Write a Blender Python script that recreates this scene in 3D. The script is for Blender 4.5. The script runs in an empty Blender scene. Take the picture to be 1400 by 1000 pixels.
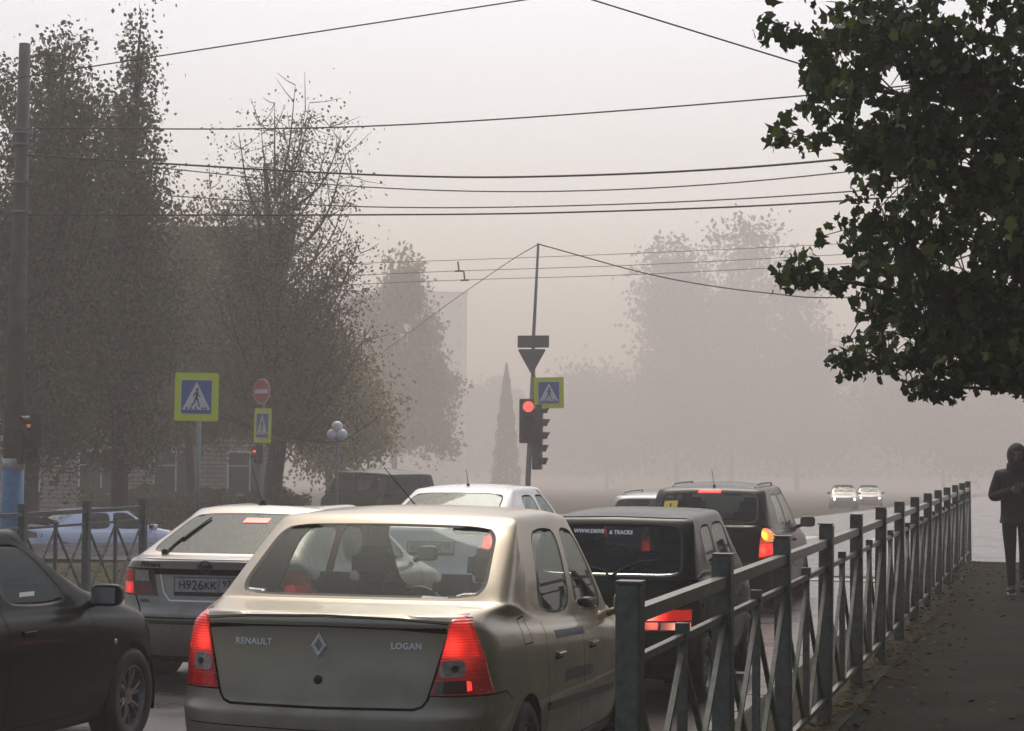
import bpy, bmesh, math, random
import numpy as np
from mathutils import Vector, Matrix
from mathutils.bvhtree import BVHTree
from mathutils.geometry import tessellate_polygon
R = math.radians
sc = bpy.context.scene
COL = sc.collection
rnd = random.Random(11)
nrs = np.random.RandomState(5)

# ------------------------------------------------------------------ camera
F_PX, YAW, PITCH, ROLL, CAM_H = 2800.0, 0.263, 0.0411, 0.0065, 1.6676
_f = np.array([-math.sin(YAW)*math.cos(PITCH), math.cos(YAW)*math.cos(PITCH), math.sin(PITCH)])
_r = np.array([math.cos(YAW), math.sin(YAW), 0.0]); _u = np.cross(_r, _f)
_r2 = _r*math.cos(ROLL)+_u*math.sin(ROLL); _u2 = -_r*math.sin(ROLL)+_u*math.cos(ROLL)
CO = np.array([0, 0, CAM_H])

def at(px, py, Y):
    """a photograph pixel turned into a point of the place on the plane at distance Y"""
    d = _f*F_PX+_r2*(px-700)-_u2*(py-500)
    return Vector(d*(Y/d[1])+CO)

cd = bpy.data.cameras.new('camera'); cam = bpy.data.objects.new('camera', cd); COL.objects.link(cam)
m = Matrix.Identity(4)
for i in range(3):
    m[i][0] = _r2[i]; m[i][1] = _u2[i]; m[i][2] = -_f[i]; m[i][3] = CO[i]
cam.matrix_world = m
cd.sensor_width = 36; cd.lens = 36*F_PX/1400; cd.clip_start = 0.1; cd.clip_end = 3000
sc.camera = cam

# ------------------------------------------------------------------ materials
def new_mat(name):
    mt = bpy.data.materials.new(name); mt.use_nodes = True
    nt = mt.node_tree; b = nt.nodes['Principled BSDF']
    return mt, nt, b

def pbr(name, col, rough=.5, metal=0, spec=.5, coat=0, nscale=0, namt=.0, col2=None, bump=0, bscale=50, coatrough=.1, rvar=0, thr=(.35,.65)):
    mt, nt, b = new_mat(name)
    b.inputs['Base Color'].default_value = (*col, 1); b.inputs['Roughness'].default_value = rough
    b.inputs['Metallic'].default_value = metal; b.inputs['Specular IOR Level'].default_value = spec
    b.inputs['Coat Weight'].default_value = coat; b.inputs['Coat Roughness'].default_value = coatrough
    tc = nt.nodes.new('ShaderNodeTexCoord')
    if nscale:
        n = nt.nodes.new('ShaderNodeTexNoise'); n.inputs['Scale'].default_value = nscale; n.inputs['Detail'].default_value = 7; n.inputs['Roughness'].default_value = .65
        nt.links.new(tc.outputs['Object'], n.inputs['Vector'])
        cr = nt.nodes.new('ShaderNodeValToRGB'); cr.color_ramp.elements[0].position = thr[0]; cr.color_ramp.elements[1].position = thr[1]
        c2 = col2 or tuple(c*(1-namt) for c in col)
        cr.color_ramp.elements[0].color = (*col, 1); cr.color_ramp.elements[1].color = (*c2, 1)
        nt.links.new(n.outputs['Fac'], cr.inputs['Fac']); nt.links.new(cr.outputs['Color'], b.inputs['Base Color'])
        if rvar:
            mr = nt.nodes.new('ShaderNodeMapRange'); mr.inputs['To Min'].default_value = max(0.02, rough-rvar); mr.inputs['To Max'].default_value = min(1, rough+rvar)
            mr.inputs['From Min'].default_value = .35; mr.inputs['From Max'].default_value = .65
            nt.links.new(n.outputs['Fac'], mr.inputs['Value']); nt.links.new(mr.outputs[0], b.inputs['Roughness'])
    if bump:
        n2 = nt.nodes.new('ShaderNodeTexNoise'); n2.inputs['Scale'].default_value = bscale; n2.inputs['Detail'].default_value = 4
        nt.links.new(tc.outputs['Object'], n2.inputs['Vector'])
        bp = nt.nodes.new('ShaderNodeBump'); bp.inputs['Strength'].default_value = bump; bp.inputs['Distance'].default_value = .01
        nt.links.new(n2.outputs['Fac'], bp.inputs['Height']); nt.links.new(bp.outputs[0], b.inputs['Normal'])
    return mt

def emit(name, col, s, base=None):
    mt, nt, b = new_mat(name)
    b.inputs['Base Color'].default_value = (*(base or col), 1); b.inputs['Roughness'].default_value = .25
    b.inputs['Emission Color'].default_value = (*col, 1); b.inputs['Emission Strength'].default_value = s
    return mt

def lens_glow(name, c, r, peak, base, col=(1, .035, .022), hotcol=(1, .22, .15)):
    """lens whose emission falls off from the bulb at C, with moulded ribs"""
    mt, nt, b = new_mat(name); L_ = nt.links.new
    b.inputs['Base Color'].default_value = (.22, .008, .006, 1); b.inputs['Roughness'].default_value = .15; b.inputs['Coat Weight'].default_value = .6
    tc = nt.nodes.new('ShaderNodeTexCoord'); d = nt.nodes.new('ShaderNodeVectorMath'); d.operation = 'DISTANCE'; d.inputs[1].default_value = c; L_(tc.outputs['Object'], d.inputs[0])
    mr = nt.nodes.new('ShaderNodeMapRange'); mr.interpolation_type = 'SMOOTHERSTEP'; mr.inputs['From Min'].default_value = 0; mr.inputs['From Max'].default_value = r; mr.inputs['To Min'].default_value = 1; mr.inputs['To Max'].default_value = 0
    L_(d.outputs['Value'], mr.inputs['Value'])
    wv = nt.nodes.new('ShaderNodeTexWave'); wv.inputs['Scale'].default_value = 22; wv.bands_direction = 'Z'; L_(tc.outputs['Object'], wv.inputs['Vector'])
    m0 = nt.nodes.new('ShaderNodeMath'); m0.operation = 'MULTIPLY_ADD'; m0.inputs[1].default_value = .35; m0.inputs[2].default_value = .8; L_(wv.outputs['Fac'], m0.inputs[0])
    m1 = nt.nodes.new('ShaderNodeMath'); m1.operation = 'MULTIPLY_ADD'; m1.inputs[1].default_value = peak; m1.inputs[2].default_value = base; L_(mr.outputs[0], m1.inputs[0])
    m2 = nt.nodes.new('ShaderNodeMath'); m2.operation = 'MULTIPLY'; L_(m0.outputs[0], m2.inputs[0]); L_(m1.outputs[0], m2.inputs[1]); L_(m2.outputs[0], b.inputs['Emission Strength'])
    mx = nt.nodes.new('ShaderNodeMixRGB'); mx.inputs[1].default_value = (*col, 1); mx.inputs[2].default_value = (*hotcol, 1); pw = nt.nodes.new('ShaderNodeMath'); pw.operation = 'POWER'; pw.inputs[1].default_value = 3; L_(mr.outputs[0], pw.inputs[0]); L_(pw.outputs[0], mx.inputs[0]); L_(mx.outputs[0], b.inputs['Emission Color'])
    bp = nt.nodes.new('ShaderNodeBump'); bp.inputs['Strength'].default_value = .5; bp.inputs['Distance'].default_value = .004; L_(wv.outputs['Fac'], bp.inputs['Height']); L_(bp.outputs[0], b.inputs['Normal'])
    return mt

def glass(name, tint, op=.0, rough=.02):
    """thin automotive glass: tinted see-through plus mirror reflection, a share OP of it dark film"""
    mt = bpy.data.materials.new(name); mt.use_nodes = True; nt = mt.node_tree; nt.nodes.clear()
    out = nt.nodes.new('ShaderNodeOutputMaterial'); t = nt.nodes.new('ShaderNodeBsdfTransparent'); g = nt.nodes.new('ShaderNodeBsdfGlossy')
    d = nt.nodes.new('ShaderNodeBsdfPrincipled'); d.inputs['Base Color'].default_value = (.006, .008, .007, 1); d.inputs['Roughness'].default_value = .15; d.inputs['Specular IOR Level'].default_value = 0
    t.inputs['Color'].default_value = (*tint, 1); g.inputs['Roughness'].default_value = rough; g.inputs['Color'].default_value = (.80, .88, .86, 1)
    lw = nt.nodes.new('ShaderNodeLayerWeight'); lw.inputs[0].default_value = .5; pw = nt.nodes.new('ShaderNodeMath'); pw.operation = 'POWER'; pw.inputs[1].default_value = 5
    fr = nt.nodes.new('ShaderNodeMath'); fr.operation = 'MULTIPLY_ADD'; fr.inputs[1].default_value = .9; fr.inputs[2].default_value = .030
    nt.links.new(lw.outputs['Facing'], pw.inputs[0]); nt.links.new(pw.outputs[0], fr.inputs[0])
    mx0 = nt.nodes.new('ShaderNodeMixShader'); mx0.inputs[0].default_value = op
    mx = nt.nodes.new('ShaderNodeMixShader')
    nt.links.new(t.outputs[0], mx0.inputs[1]); nt.links.new(d.outputs[0], mx0.inputs[2])
    nt.links.new(fr.outputs[0], mx.inputs[0]); nt.links.new(mx0.outputs[0], mx.inputs[1]); nt.links.new(g.outputs[0], mx.inputs[2])
    nt.links.new(mx.outputs[0], out.inputs[0])
    return mt

def carpaint(name, col, dirt=(.10, .085, .06), metal=.55, rough=.34, amt=.45, coat=.6, spec=.5):
    """paint with a film of road dirt that is thicker towards the sills"""
    mt, nt, b = new_mat(name)
    tc = nt.nodes.new('ShaderNodeTexCoord'); sp = nt.nodes.new('ShaderNodeSeparateXYZ'); nt.links.new(tc.outputs['Object'], sp.inputs[0])
    n = nt.nodes.new('ShaderNodeTexNoise'); n.inputs['Scale'].default_value = 3.5; n.inputs['Detail'].default_value = 9; n.inputs['Roughness'].default_value = .7
    nt.links.new(tc.outputs['Object'], n.inputs['Vector'])
    n3 = nt.nodes.new('ShaderNodeTexNoise'); n3.inputs['Scale'].default_value = 220; n3.inputs['Detail'].default_value = 2
    nt.links.new(tc.outputs['Object'], n3.inputs['Vector'])
    mr = nt.nodes.new('ShaderNodeMapRange'); mr.inputs['From Min'].default_value = .95; mr.inputs['From Max'].default_value = .2; mr.inputs['To Min'].default_value = -.28; mr.inputs['To Max'].default_value = .45
    nt.links.new(sp.outputs['Z'], mr.inputs['Value'])
    ad = nt.nodes.new('ShaderNodeMath'); ad.operation = 'ADD'; nt.links.new(n.outputs['Fac'], ad.inputs[0]); nt.links.new(mr.outputs[0], ad.inputs[1])
    ad2 = nt.nodes.new('ShaderNodeMath'); ad2.operation = 'MULTIPLY_ADD'; ad2.inputs[1].default_value = .35; nt.links.new(n3.outputs['Fac'], ad2.inputs[0]); nt.links.new(ad.outputs[0], ad2.inputs[2])
    m2 = nt.nodes.new('ShaderNodeMapRange'); m2.inputs['From Min'].default_value = .45; m2.inputs['From Max'].default_value = 1.25; m2.inputs['To Max'].default_value = amt
    nt.links.new(ad2.outputs[0], m2.inputs['Value'])
    mix = nt.nodes.new('ShaderNodeMixRGB'); mix.inputs['Color1'].default_value = (*col, 1); mix.inputs['Color2'].default_value = (*dirt, 1)
    nt.links.new(m2.outputs[0], mix.inputs['Fac']); nt.links.new(mix.outputs[0], b.inputs['Base Color'])
    m3 = nt.nodes.new('ShaderNodeMapRange'); m3.inputs['To Min'].default_value = rough; m3.inputs['To Max'].default_value = .85
    nt.links.new(m2.outputs[0], m3.inputs['Value']); nt.links.new(m3.outputs[0], b.inputs['Roughness'])
    b.inputs['Metallic'].default_value = metal; b.inputs['Specular IOR Level'].default_value = spec
    m4 = nt.nodes.new('ShaderNodeMapRange'); m4.inputs['To Min'].default_value = coat; m4.inputs['To Max'].default_value = 0
    nt.links.new(m2.outputs[0], m4.inputs['Value']); nt.links.new(m4.outputs[0], b.inputs['Coat Weight']); b.inputs['Coat Roughness'].default_value = .07
    return mt

M = dict(
 beige=carpaint('beige_metallic_paint', (.335, .295, .205), metal=.45, rough=.34, amt=.8, coat=.55, dirt=(.13, .11, .075)), silver=carpaint('silver_paint', (.38, .36, .31), dirt=(.17, .135, .085), metal=.45, amt=.9),
 green=carpaint('dark_green_paint', (.008, .022, .015), dirt=(.014, .018, .011), metal=.0, rough=.25, amt=.25, coat=.2, spec=.06), black=carpaint('black_paint', (.008, .009, .009), dirt=(.02, .018, .015), metal=.0, amt=.3, coat=.4),
 night=carpaint('near_black_green_paint', (.005, .009, .005), dirt=(.008, .010, .006), metal=.0, rough=.3, amt=.12, coat=.16, spec=.05),
 white=carpaint('white_paint', (.72, .71, .68), dirt=(.3, .27, .22), metal=0, amt=.3), grey=carpaint('grey_blue_paint', (.08, .10, .11)),
 blue=carpaint('pale_blue_paint', (.62, .70, .84), metal=.2, amt=.35), maroon=carpaint('black_cherry_paint', (.008, .006, .005), dirt=(.012, .010, .008), metal=.0, rough=.25, amt=.12, coat=.2, spec=.06),
 rubber=pbr('black_rubber', (.012, .012, .012), .6), plastic=pbr('black_plastic', (.018, .018, .017), .45, nscale=30, namt=.4),
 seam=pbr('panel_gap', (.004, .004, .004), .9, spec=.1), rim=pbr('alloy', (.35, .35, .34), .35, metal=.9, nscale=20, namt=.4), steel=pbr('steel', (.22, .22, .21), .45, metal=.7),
 chrome=pbr('chrome', (.80, .80, .78), .28, metal=.7), bright=pbr('bright_badge_metal', (.85, .85, .84), .3, metal=.15), cloth=pbr('seat_cloth', (.02, .021, .022), .9, nscale=60, namt=.4), dash=pbr('dashboard', (.02, .02, .02), .7),
 g_clear=glass('clear_glass', (.80, .86, .83)), g_side=glass('side_glass', (.42, .47, .45), .25), g_dark=glass('tinted_glass', (.25, .28, .27), .55), g_mid=glass('smoked_glass', (.55, .6, .58), .22),
 g_back=glass('rear_glass_grey', (.34, .38, .36), .12), g_black=glass('blackened_glass', (.16, .18, .17), .6), mirror=pbr('mirror_glass', (.22, .24, .25), .08, metal=1),
 g_white=glass('hazy_rear_glass', (.6, .62, .6), .15),
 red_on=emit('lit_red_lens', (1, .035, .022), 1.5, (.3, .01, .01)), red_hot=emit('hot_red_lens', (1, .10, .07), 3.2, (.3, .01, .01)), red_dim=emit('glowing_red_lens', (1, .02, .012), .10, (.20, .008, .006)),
 red_off=pbr('red_lens', (.13, .006, .005), .18, coat=1), clear_lens=pbr('clear_lens', (.42, .36, .32), .2, coat=1, nscale=40, namt=.5), dark_lens=pbr('smoked_lens', (.03, .012, .01), .2, coat=1),
 amber_on=emit('lit_amber_lens', (1, .34, .03), 14), amber_soft=emit('amber_glow_lens', (1, .28, .04), 3.0), chmsl=emit('lit_brake_bar', (1, .10, .09), 3.0), chmsl_dim=emit('lit_brake_bar_behind_glass', (1, .12, .10), 1.6),
 head_w=emit('white_headlamp', (.85, .93, 1), 22), head_y=emit('warm_headlamp', (1, .72, .45), 14),
 plate=pbr('plate_white', (.5, .48, .42), .5, nscale=14, namt=.45), ink=pbr('black_ink', (.008, .008, .008), .6), yellow=pbr('yellow_sticker', (.72, .5, .04), .6), sticker=pbr('white_sticker', (.8, .8, .8), .6), bluestk=pbr('faded_blue_print', (.035, .07, .13), .5, metal=.2, nscale=25, col2=(.13,.12,.1)),
 bark=pbr('bark', (.055, .045, .035), .9, nscale=9, namt=.5, bump=.5), bark2=pbr('grey_bark', (.09, .08, .065), .9, nscale=9, namt=.5),
 asphalt=pbr('wet_asphalt', (.045, .045, .044), .33, nscale=.35, col2=(.025, .025, .025), bump=.35, bscale=60, rvar=.17, spec=.5),
 walk=pbr('worn_pavement', (.020, .022, .016), .95, nscale=1.3, col2=(.010, .011, .008), bump=.6, bscale=35, spec=.04),
 kerb=pbr('kerb_concrete', (.22, .21, .19), .75, nscale=4, namt=.5, bump=.4), soil=pbr('damp_soil', (.03, .026, .017), .95, nscale=3, col2=(.02, .026, .010), bump=.8, bscale=20, spec=.15),
 grass=pbr('grass_ground', (.035, .045, .018), .95, nscale=.8, col2=(.05, .04, .02), spec=.1), paintline=pbr('road_paint', (.55, .55, .53), .6, nscale=8, namt=.4),
 fence=pbr('painted_fence_steel', (.165, .172, .135), .42, metal=.15, nscale=22, col2=(.09, .095, .07), coat=.2, bump=.15, bscale=90), fencef=pbr('weathered_fence_steel', (.10, .125, .11), .55, nscale=12, namt=.4),
 galv=pbr('galvanised_steel', (.24, .25, .24), .5, metal=.5, nscale=10, namt=.3), concrete=pbr('pole_concrete', (.12, .125, .10), .85, nscale=3, namt=.4, bump=.4), polewhite=pbr('pole_white_paint', (.5, .5, .48), .7, nscale=9, namt=.4), poleblue=pbr('pole_blue_paint', (.05, .20, .36), .65, nscale=7, namt=.35),
 signy=pbr('fluorescent_yellow_green', (.70, .80, .02), .45), signb=pbr('sign_blue', (.02, .10, .33), .45), signw=pbr('sign_white', (.72, .72, .72), .45), signr=pbr('sign_red', (.5, .035, .03), .45), signback=pbr('sign_back_grey', (.14, .135, .13), .5, metal=.3),
 signal=pbr('signal_housing', (.025, .028, .024), .55), sig_red=emit('lit_red_signal', (1, .055, .045), 2.4), sig_off=pbr('unlit_signal_lens', (.02, .025, .02), .3), sig_amber=emit('dim_amber_signal', (1, .30, .08), .35),
 globe=pbr('opal_globe', (.72, .70, .70), .35), wire=pbr('cable_black', (.02, .02, .02), .6),
 brick=None, stucco=pbr('pink_stucco', (.42, .30, .24), .9, nscale=1.5, namt=.2), farwall=pbr('pale_panel_wall', (.45, .40, .36), .9, nscale=.6, namt=.15), wframe=pbr('window_frame_white', (.6, .6, .58), .5), wglass=pbr('window_glass_dark', (.05, .06, .06), .08, spec=.8), roofm=pbr('roof_sheet', (.10, .08, .07), .7),
 coat=pbr('dark_padded_coat', (.010, .012, .011), .8, nscale=20, namt=.4, bump=.6, bscale=14), trous=pbr('dark_trousers', (.008, .010, .011), .85), skin=pbr('skin', (.20, .10, .065), .5), shoe=pbr('dark_shoe', (.02, .02, .02), .5), sole=pbr('pale_shoe_sole', (.45, .44, .42), .6), phone=pbr('phone_black', (.01, .01, .01), .2),
)
def brickmat():
    mt, nt, b = new_mat('pale_brick'); tc = nt.nodes.new('ShaderNodeTexCoord'); mp = nt.nodes.new('ShaderNodeMapping'); mp.inputs['Rotation'].default_value = (R(90), 0, 0)
    br = nt.nodes.new('ShaderNodeTexBrick'); br.inputs['Color1'].default_value = (.40, .33, .25, 1); br.inputs['Color2'].default_value = (.30, .23, .17, 1); br.inputs['Mortar'].default_value = (.14, .12, .10, 1)
    br.inputs['Scale'].default_value = 1.0; br.inputs['Brick Width'].default_value = .5; br.inputs['Row Height'].default_value = .16; br.inputs['Mortar Size'].default_value = .018
    nt.links.new(tc.outputs['Object'], mp.inputs[0]); nt.links.new(mp.outputs[0], br.inputs[0]); nt.links.new(br.outputs[0], b.inputs['Base Color']); b.inputs['Roughness'].default_value = .9
    return mt
M['brick'] = brickmat()

def leafmat(name, cols, trans=.15, rough=.55, spec=.25):
    """leaf colour picked per leaf (random island)"""
    mt, nt, b = new_mat(name); g = nt.nodes.new('ShaderNodeNewGeometry'); cr = nt.nodes.new('ShaderNodeValToRGB')
    while len(cr.color_ramp.elements) < len(cols): cr.color_ramp.elements.new(.5)
    for i, c in enumerate(cols):
        cr.color_ramp.elements[i].position = i/(len(cols)-1)*.98; cr.color_ramp.elements[i].color = (*c, 1)
    nt.links.new(g.outputs['Random Per Island'], cr.inputs[0]); nt.links.new(cr.outputs[0], b.inputs['Base Color'])
    b.inputs['Roughness'].default_value = rough; b.inputs['Specular IOR Level'].default_value = 0 if rough == 1.0 else spec
    tr = nt.nodes.new('ShaderNodeBsdfTranslucent'); nt.links.new(cr.outputs[0], tr.inputs[0])
    mx = nt.nodes.new('ShaderNodeMixShader'); mx.inputs[0].default_value = trans
    out = nt.nodes['Material Output']; nt.links.new(b.outputs[0], mx.inputs[1]); nt.links.new(tr.outputs[0], mx.inputs[2]); nt.links.new(mx.outputs[0], out.inputs[0])
    return mt
M['leaf_near'] = leafmat('near_tree_leaf', [(.018, .045, .010), (.026, .058, .014), (.035, .07, .016), (.045, .055, .014), (.03, .06, .015), (.14, .18, .03)], .22)
M['leaf_dark'] = leafmat('dark_tree_leaf', [(.045, .085, .03), (.06, .10, .035), (.09, .11, .045), (.05, .08, .035), (.13, .12, .05), (.20, .12, .05)])
M['leaf_brown'] = leafmat('autumn_tree_leaf', [(.11, .11, .045), (.14, .12, .05), (.18, .13, .06), (.12, .13, .05), (.24, .14, .07)])
M['leaf_yellow'] = leafmat('yellowing_tree_leaf', [(.20, .22, .07), (.26, .25, .08), (.32, .26, .09), (.18, .20, .07)])
M['leaf_far'] = leafmat('far_tree_leaf', [(.12, .13, .06), (.16, .15, .07), (.10, .11, .05)])
M['needle'] = leafmat('conifer_needle', [(.02, .035, .022), (.03, .045, .025)])
M['litter'] = leafmat('fallen_leaf', [(.025, .022, .010), (.05, .032, .014), (.08, .05, .02), (.05, .05, .02), (.13, .09, .03)], 0, 1.0)

# ------------------------------------------------------------------ basic helpers
def tag(o, label=None, cat=None, group=None, kind=None):
    if label: o['label'] = label
    if cat: o['category'] = cat
    if group: o['group'] = group
    if kind: o['kind'] = kind
    return o
def empty(name, loc=(0, 0, 0), rz=0, rx=0):
    o = bpy.data.objects.new(name, None); COL.objects.link(o); o.location = loc; o.rotation_euler = (rx, 0, rz); o.empty_display_size = .1
    return o
def link(name, me, mat, parent=None, smooth=False):
    o = bpy.data.objects.new(name, me); COL.objects.link(o)
    if mat is not None:
        for k in (mat if isinstance(mat, (list, tuple)) else [mat]): me.materials.append(k)
    if parent is not None: o.parent = parent
    if smooth: me.polygons.foreach_set('use_smooth', [True]*len(me.polygons))
    return o
def obj(name, bm, mat, parent=None, smooth=False):
    me = bpy.data.meshes.new(name); bm.to_mesh(me); bm.free()
    return link(name, me, mat, parent, smooth)
def bx(bm, c, s, rot=None, bev=0):
    g = bmesh.ops.create_cube(bm, size=1)['verts']
    mt = Matrix.Diagonal((*s, 1))
    if rot is not None: mt = rot.to_4x4() @ mt
    bmesh.ops.transform(bm, matrix=Matrix.Translation(c) @ mt, verts=g)
    if bev:
        es = list({e for v in g for e in v.link_edges}); bmesh.ops.bevel(bm, geom=es, offset=bev, segments=3, affect='EDGES')
def box(name, c, s, mat, parent=None, bev=0, rot=None):
    bm = bmesh.new(); bx(bm, c, s, rot, bev); return obj(name, bm, mat, parent)
def tube(bm, pts, rad, n=8, cap=True):
    pts = [Vector(p) for p in pts]; rads = rad if isinstance(rad, (list, tuple)) else [rad]*len(pts)
    rings = []; prev = None
    for i, p in enumerate(pts):
        t = (pts[min(i+1, len(pts)-1)]-pts[max(i-1, 0)])
        t = t.normalized() if t.length > 1e-9 else Vector((0, 0, 1))
        if prev is None: a = t.orthogonal().normalized()
        else:
            a = prev - t*prev.dot(t); a = a.normalized() if a.length > 1e-6 else t.orthogonal().normalized()
        prev = a; b = t.cross(a)
        rings.append([bm.verts.new(p+(a*math.cos(2*math.pi*k/n)+b*math.sin(2*math.pi*k/n))*rads[i]) for k in range(n)])
    for i in range(len(rings)-1):
        for k in range(n): bm.faces.new((rings[i][k], rings[i][(k+1) % n], rings[i+1][(k+1) % n], rings[i+1][k]))
    if cap:
        bm.faces.new(rings[0][::-1]); bm.faces.new(rings[-1])
def lathe(bm, prof, n=24, axis='Z', c=(0, 0, 0), cap=True):
    """prof: (radius, height) pairs"""
    rings = []; c = Vector(c)
    for r, z in prof:
        ring = []
        for k in range(n):
            a = 2*math.pi*k/n; x, y = r*math.cos(a), r*math.sin(a)
            v = (x, y, z) if axis == 'Z' else ((z, x, y) if axis == 'X' else (x, z, y))
            ring.append(bm.verts.new(c+Vector(v)))
        rings.append(ring)
    for i in range(len(rings)-1):
        for k in range(n): bm.faces.new((rings[i][k], rings[i][(k+1) % n], rings[i+1][(k+1) % n], rings[i+1][k]))
    if cap and prof[0][0] > 1e-4: bm.faces.new(rings[0][::-1])
    if cap and prof[-1][0] > 1e-4: bm.faces.new(rings[-1])
def flat_poly(bm, pts, M4, th=0.0):
    """polygon in local x-z, facing -y, optional thickness"""
    vs = [bm.verts.new(M4 @ Vector((x, 0, z))) for x, z in pts]
    if th:
        vb = [bm.verts.new(M4 @ Vector((x, th, z))) for x, z in pts]
        n = len(vs)
        for i in range(n): bm.faces.new((vs[i], vb[i], vb[(i+1) % n], vs[(i+1) % n]))
        bm.faces.new(vb[::-1])
    bm.faces.new(vs)
def text_mesh(s, size, bold=0.0, shear=0.0, extrude=0.0, align='CENTER', space=1.0):
    cu = bpy.data.curves.new('lettering', 'FONT'); cu.body = s; cu.size = size; cu.offset = bold; cu.shear = shear; cu.extrude = extrude; cu.align_x = align; cu.space_character = space; cu.resolution_u = 3
    o = bpy.data.objects.new('lettering', cu); COL.objects.link(o)
    dg = bpy.context.evaluated_depsgraph_get(); me = bpy.data.meshes.new_from_object(o.evaluated_get(dg))
    bpy.data.objects.remove(o); bpy.data.curves.remove(cu)
    return me

# ------------------------------------------------------------------ vehicles
def road_z(Y):
    return -.258 if Y < 10 else (-.258-.003*(Y-10) if Y < 27 else -.309-.016*(Y-27))
class Car: pass
def pr(car, u, v, ax):
    """drop a point of the rear (x,z), side (y,z) or top (x,y) view onto the body"""
    if ax == 'rear': o, d = Vector((u, -3, v)), Vector((0, 1, 0))
    elif ax == 'front': o, d = Vector((u, 9, v)), Vector((0, -1, 0))
    elif ax == 'R': o, d = Vector((4, u, v)), Vector((-1, 0, 0))
    elif ax == 'L': o, d = Vector((-4, u, v)), Vector((1, 0, 0))
    else: o, d = Vector((u, v, 4)), Vector((0, 0, -1))
    h = car.bvh.ray_cast(o, d)
    if h[0] is None:
        h = car.bvh.find_nearest(o+d*(3 if ax != 'top' else 3.2))
        return h[0], d
    return h[0], d
def patch(car, name, poly, ax, mat, off=.004, seg=.05, parent=None, smooth=True, skirt=.02):
    bm = bmesh.new()
    vs = [bm.verts.new((p[0], p[1], 0)) for p in poly]
    tess = tessellate_polygon([[Vector((p[0], p[1], 0)) for p in poly]])
    for t in tess:
        try: bm.faces.new([vs[i] for i in t])
        except ValueError: pass
    for _ in range(7):
        es = [e for e in bm.edges if e.calc_length() > seg]
        if not es: break
        bmesh.ops.subdivide_edges(bm, edges=es, cuts=1); bmesh.ops.triangulate(bm, faces=bm.faces[:])
    bound = [e for e in bm.edges if len(e.link_faces) == 1]
    back = {}
    for v in bm.verts:
        p, d = pr(car, v.co.x, v.co.y, ax); v.co = p-d*off; back[v] = p+d*skirt
    ring = {}
    for e in bound:
        q = []
        for v in e.verts:
            if v not in ring: ring[v] = bm.verts.new(back[v])
            q.append(v)
        bm.faces.new((q[0], q[1], ring[q[1]], ring[q[0]]))
    bmesh.ops.recalc_face_normals(bm, faces=bm.faces[:])
    return obj(name, bm, mat, parent or car.root, False)
def ribbon_bm(bm, car, pts, ax, w, off):
    P = []
    for i in range(len(pts)-1):
        a, b = Vector(pts[i]), Vector(pts[i+1]); n = max(1, int((b-a).length/.03))
        P += [a.lerp(b, k/n) for k in range(n)]
    P.append(Vector(pts[-1])); row = []
    for i, p in enumerate(P):
        t = (P[min(i+1, len(P)-1)]-P[max(i-1, 0)]).normalized(); nn = Vector((-t.y, t.x))*w/2
        a, d = pr(car, p.x+nn.x, p.y+nn.y, ax); b, d = pr(car, p.x-nn.x, p.y-nn.y, ax)
        row.append((bm.verts.new(a-d*off), bm.verts.new(b-d*off)))
    for i in range(len(row)-1): bm.faces.new((row[i][0], row[i][1], row[i+1][1], row[i+1][0]))
def ribbons(car, name, lines, mat, w=.007, off=.0015, parent=None):
    bm = bmesh.new()
    for ax, pts in lines: ribbon_bm(bm, car, pts, ax, w, off)
    return obj(name, bm, mat, parent or car.root)
def lettering(car, name, s, size, u, v, ax, mat, off=.004, parent=None, **kw):
    me = text_mesh(s, size, **kw)
    for vt in me.vertices:
        p, d = pr(car, u+vt.co.x, v+vt.co.y, ax); e = vt.co.z
        vt.co = p-d*(off+e)
    me.update(); return link(name, me, mat, parent or car.root)

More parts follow.
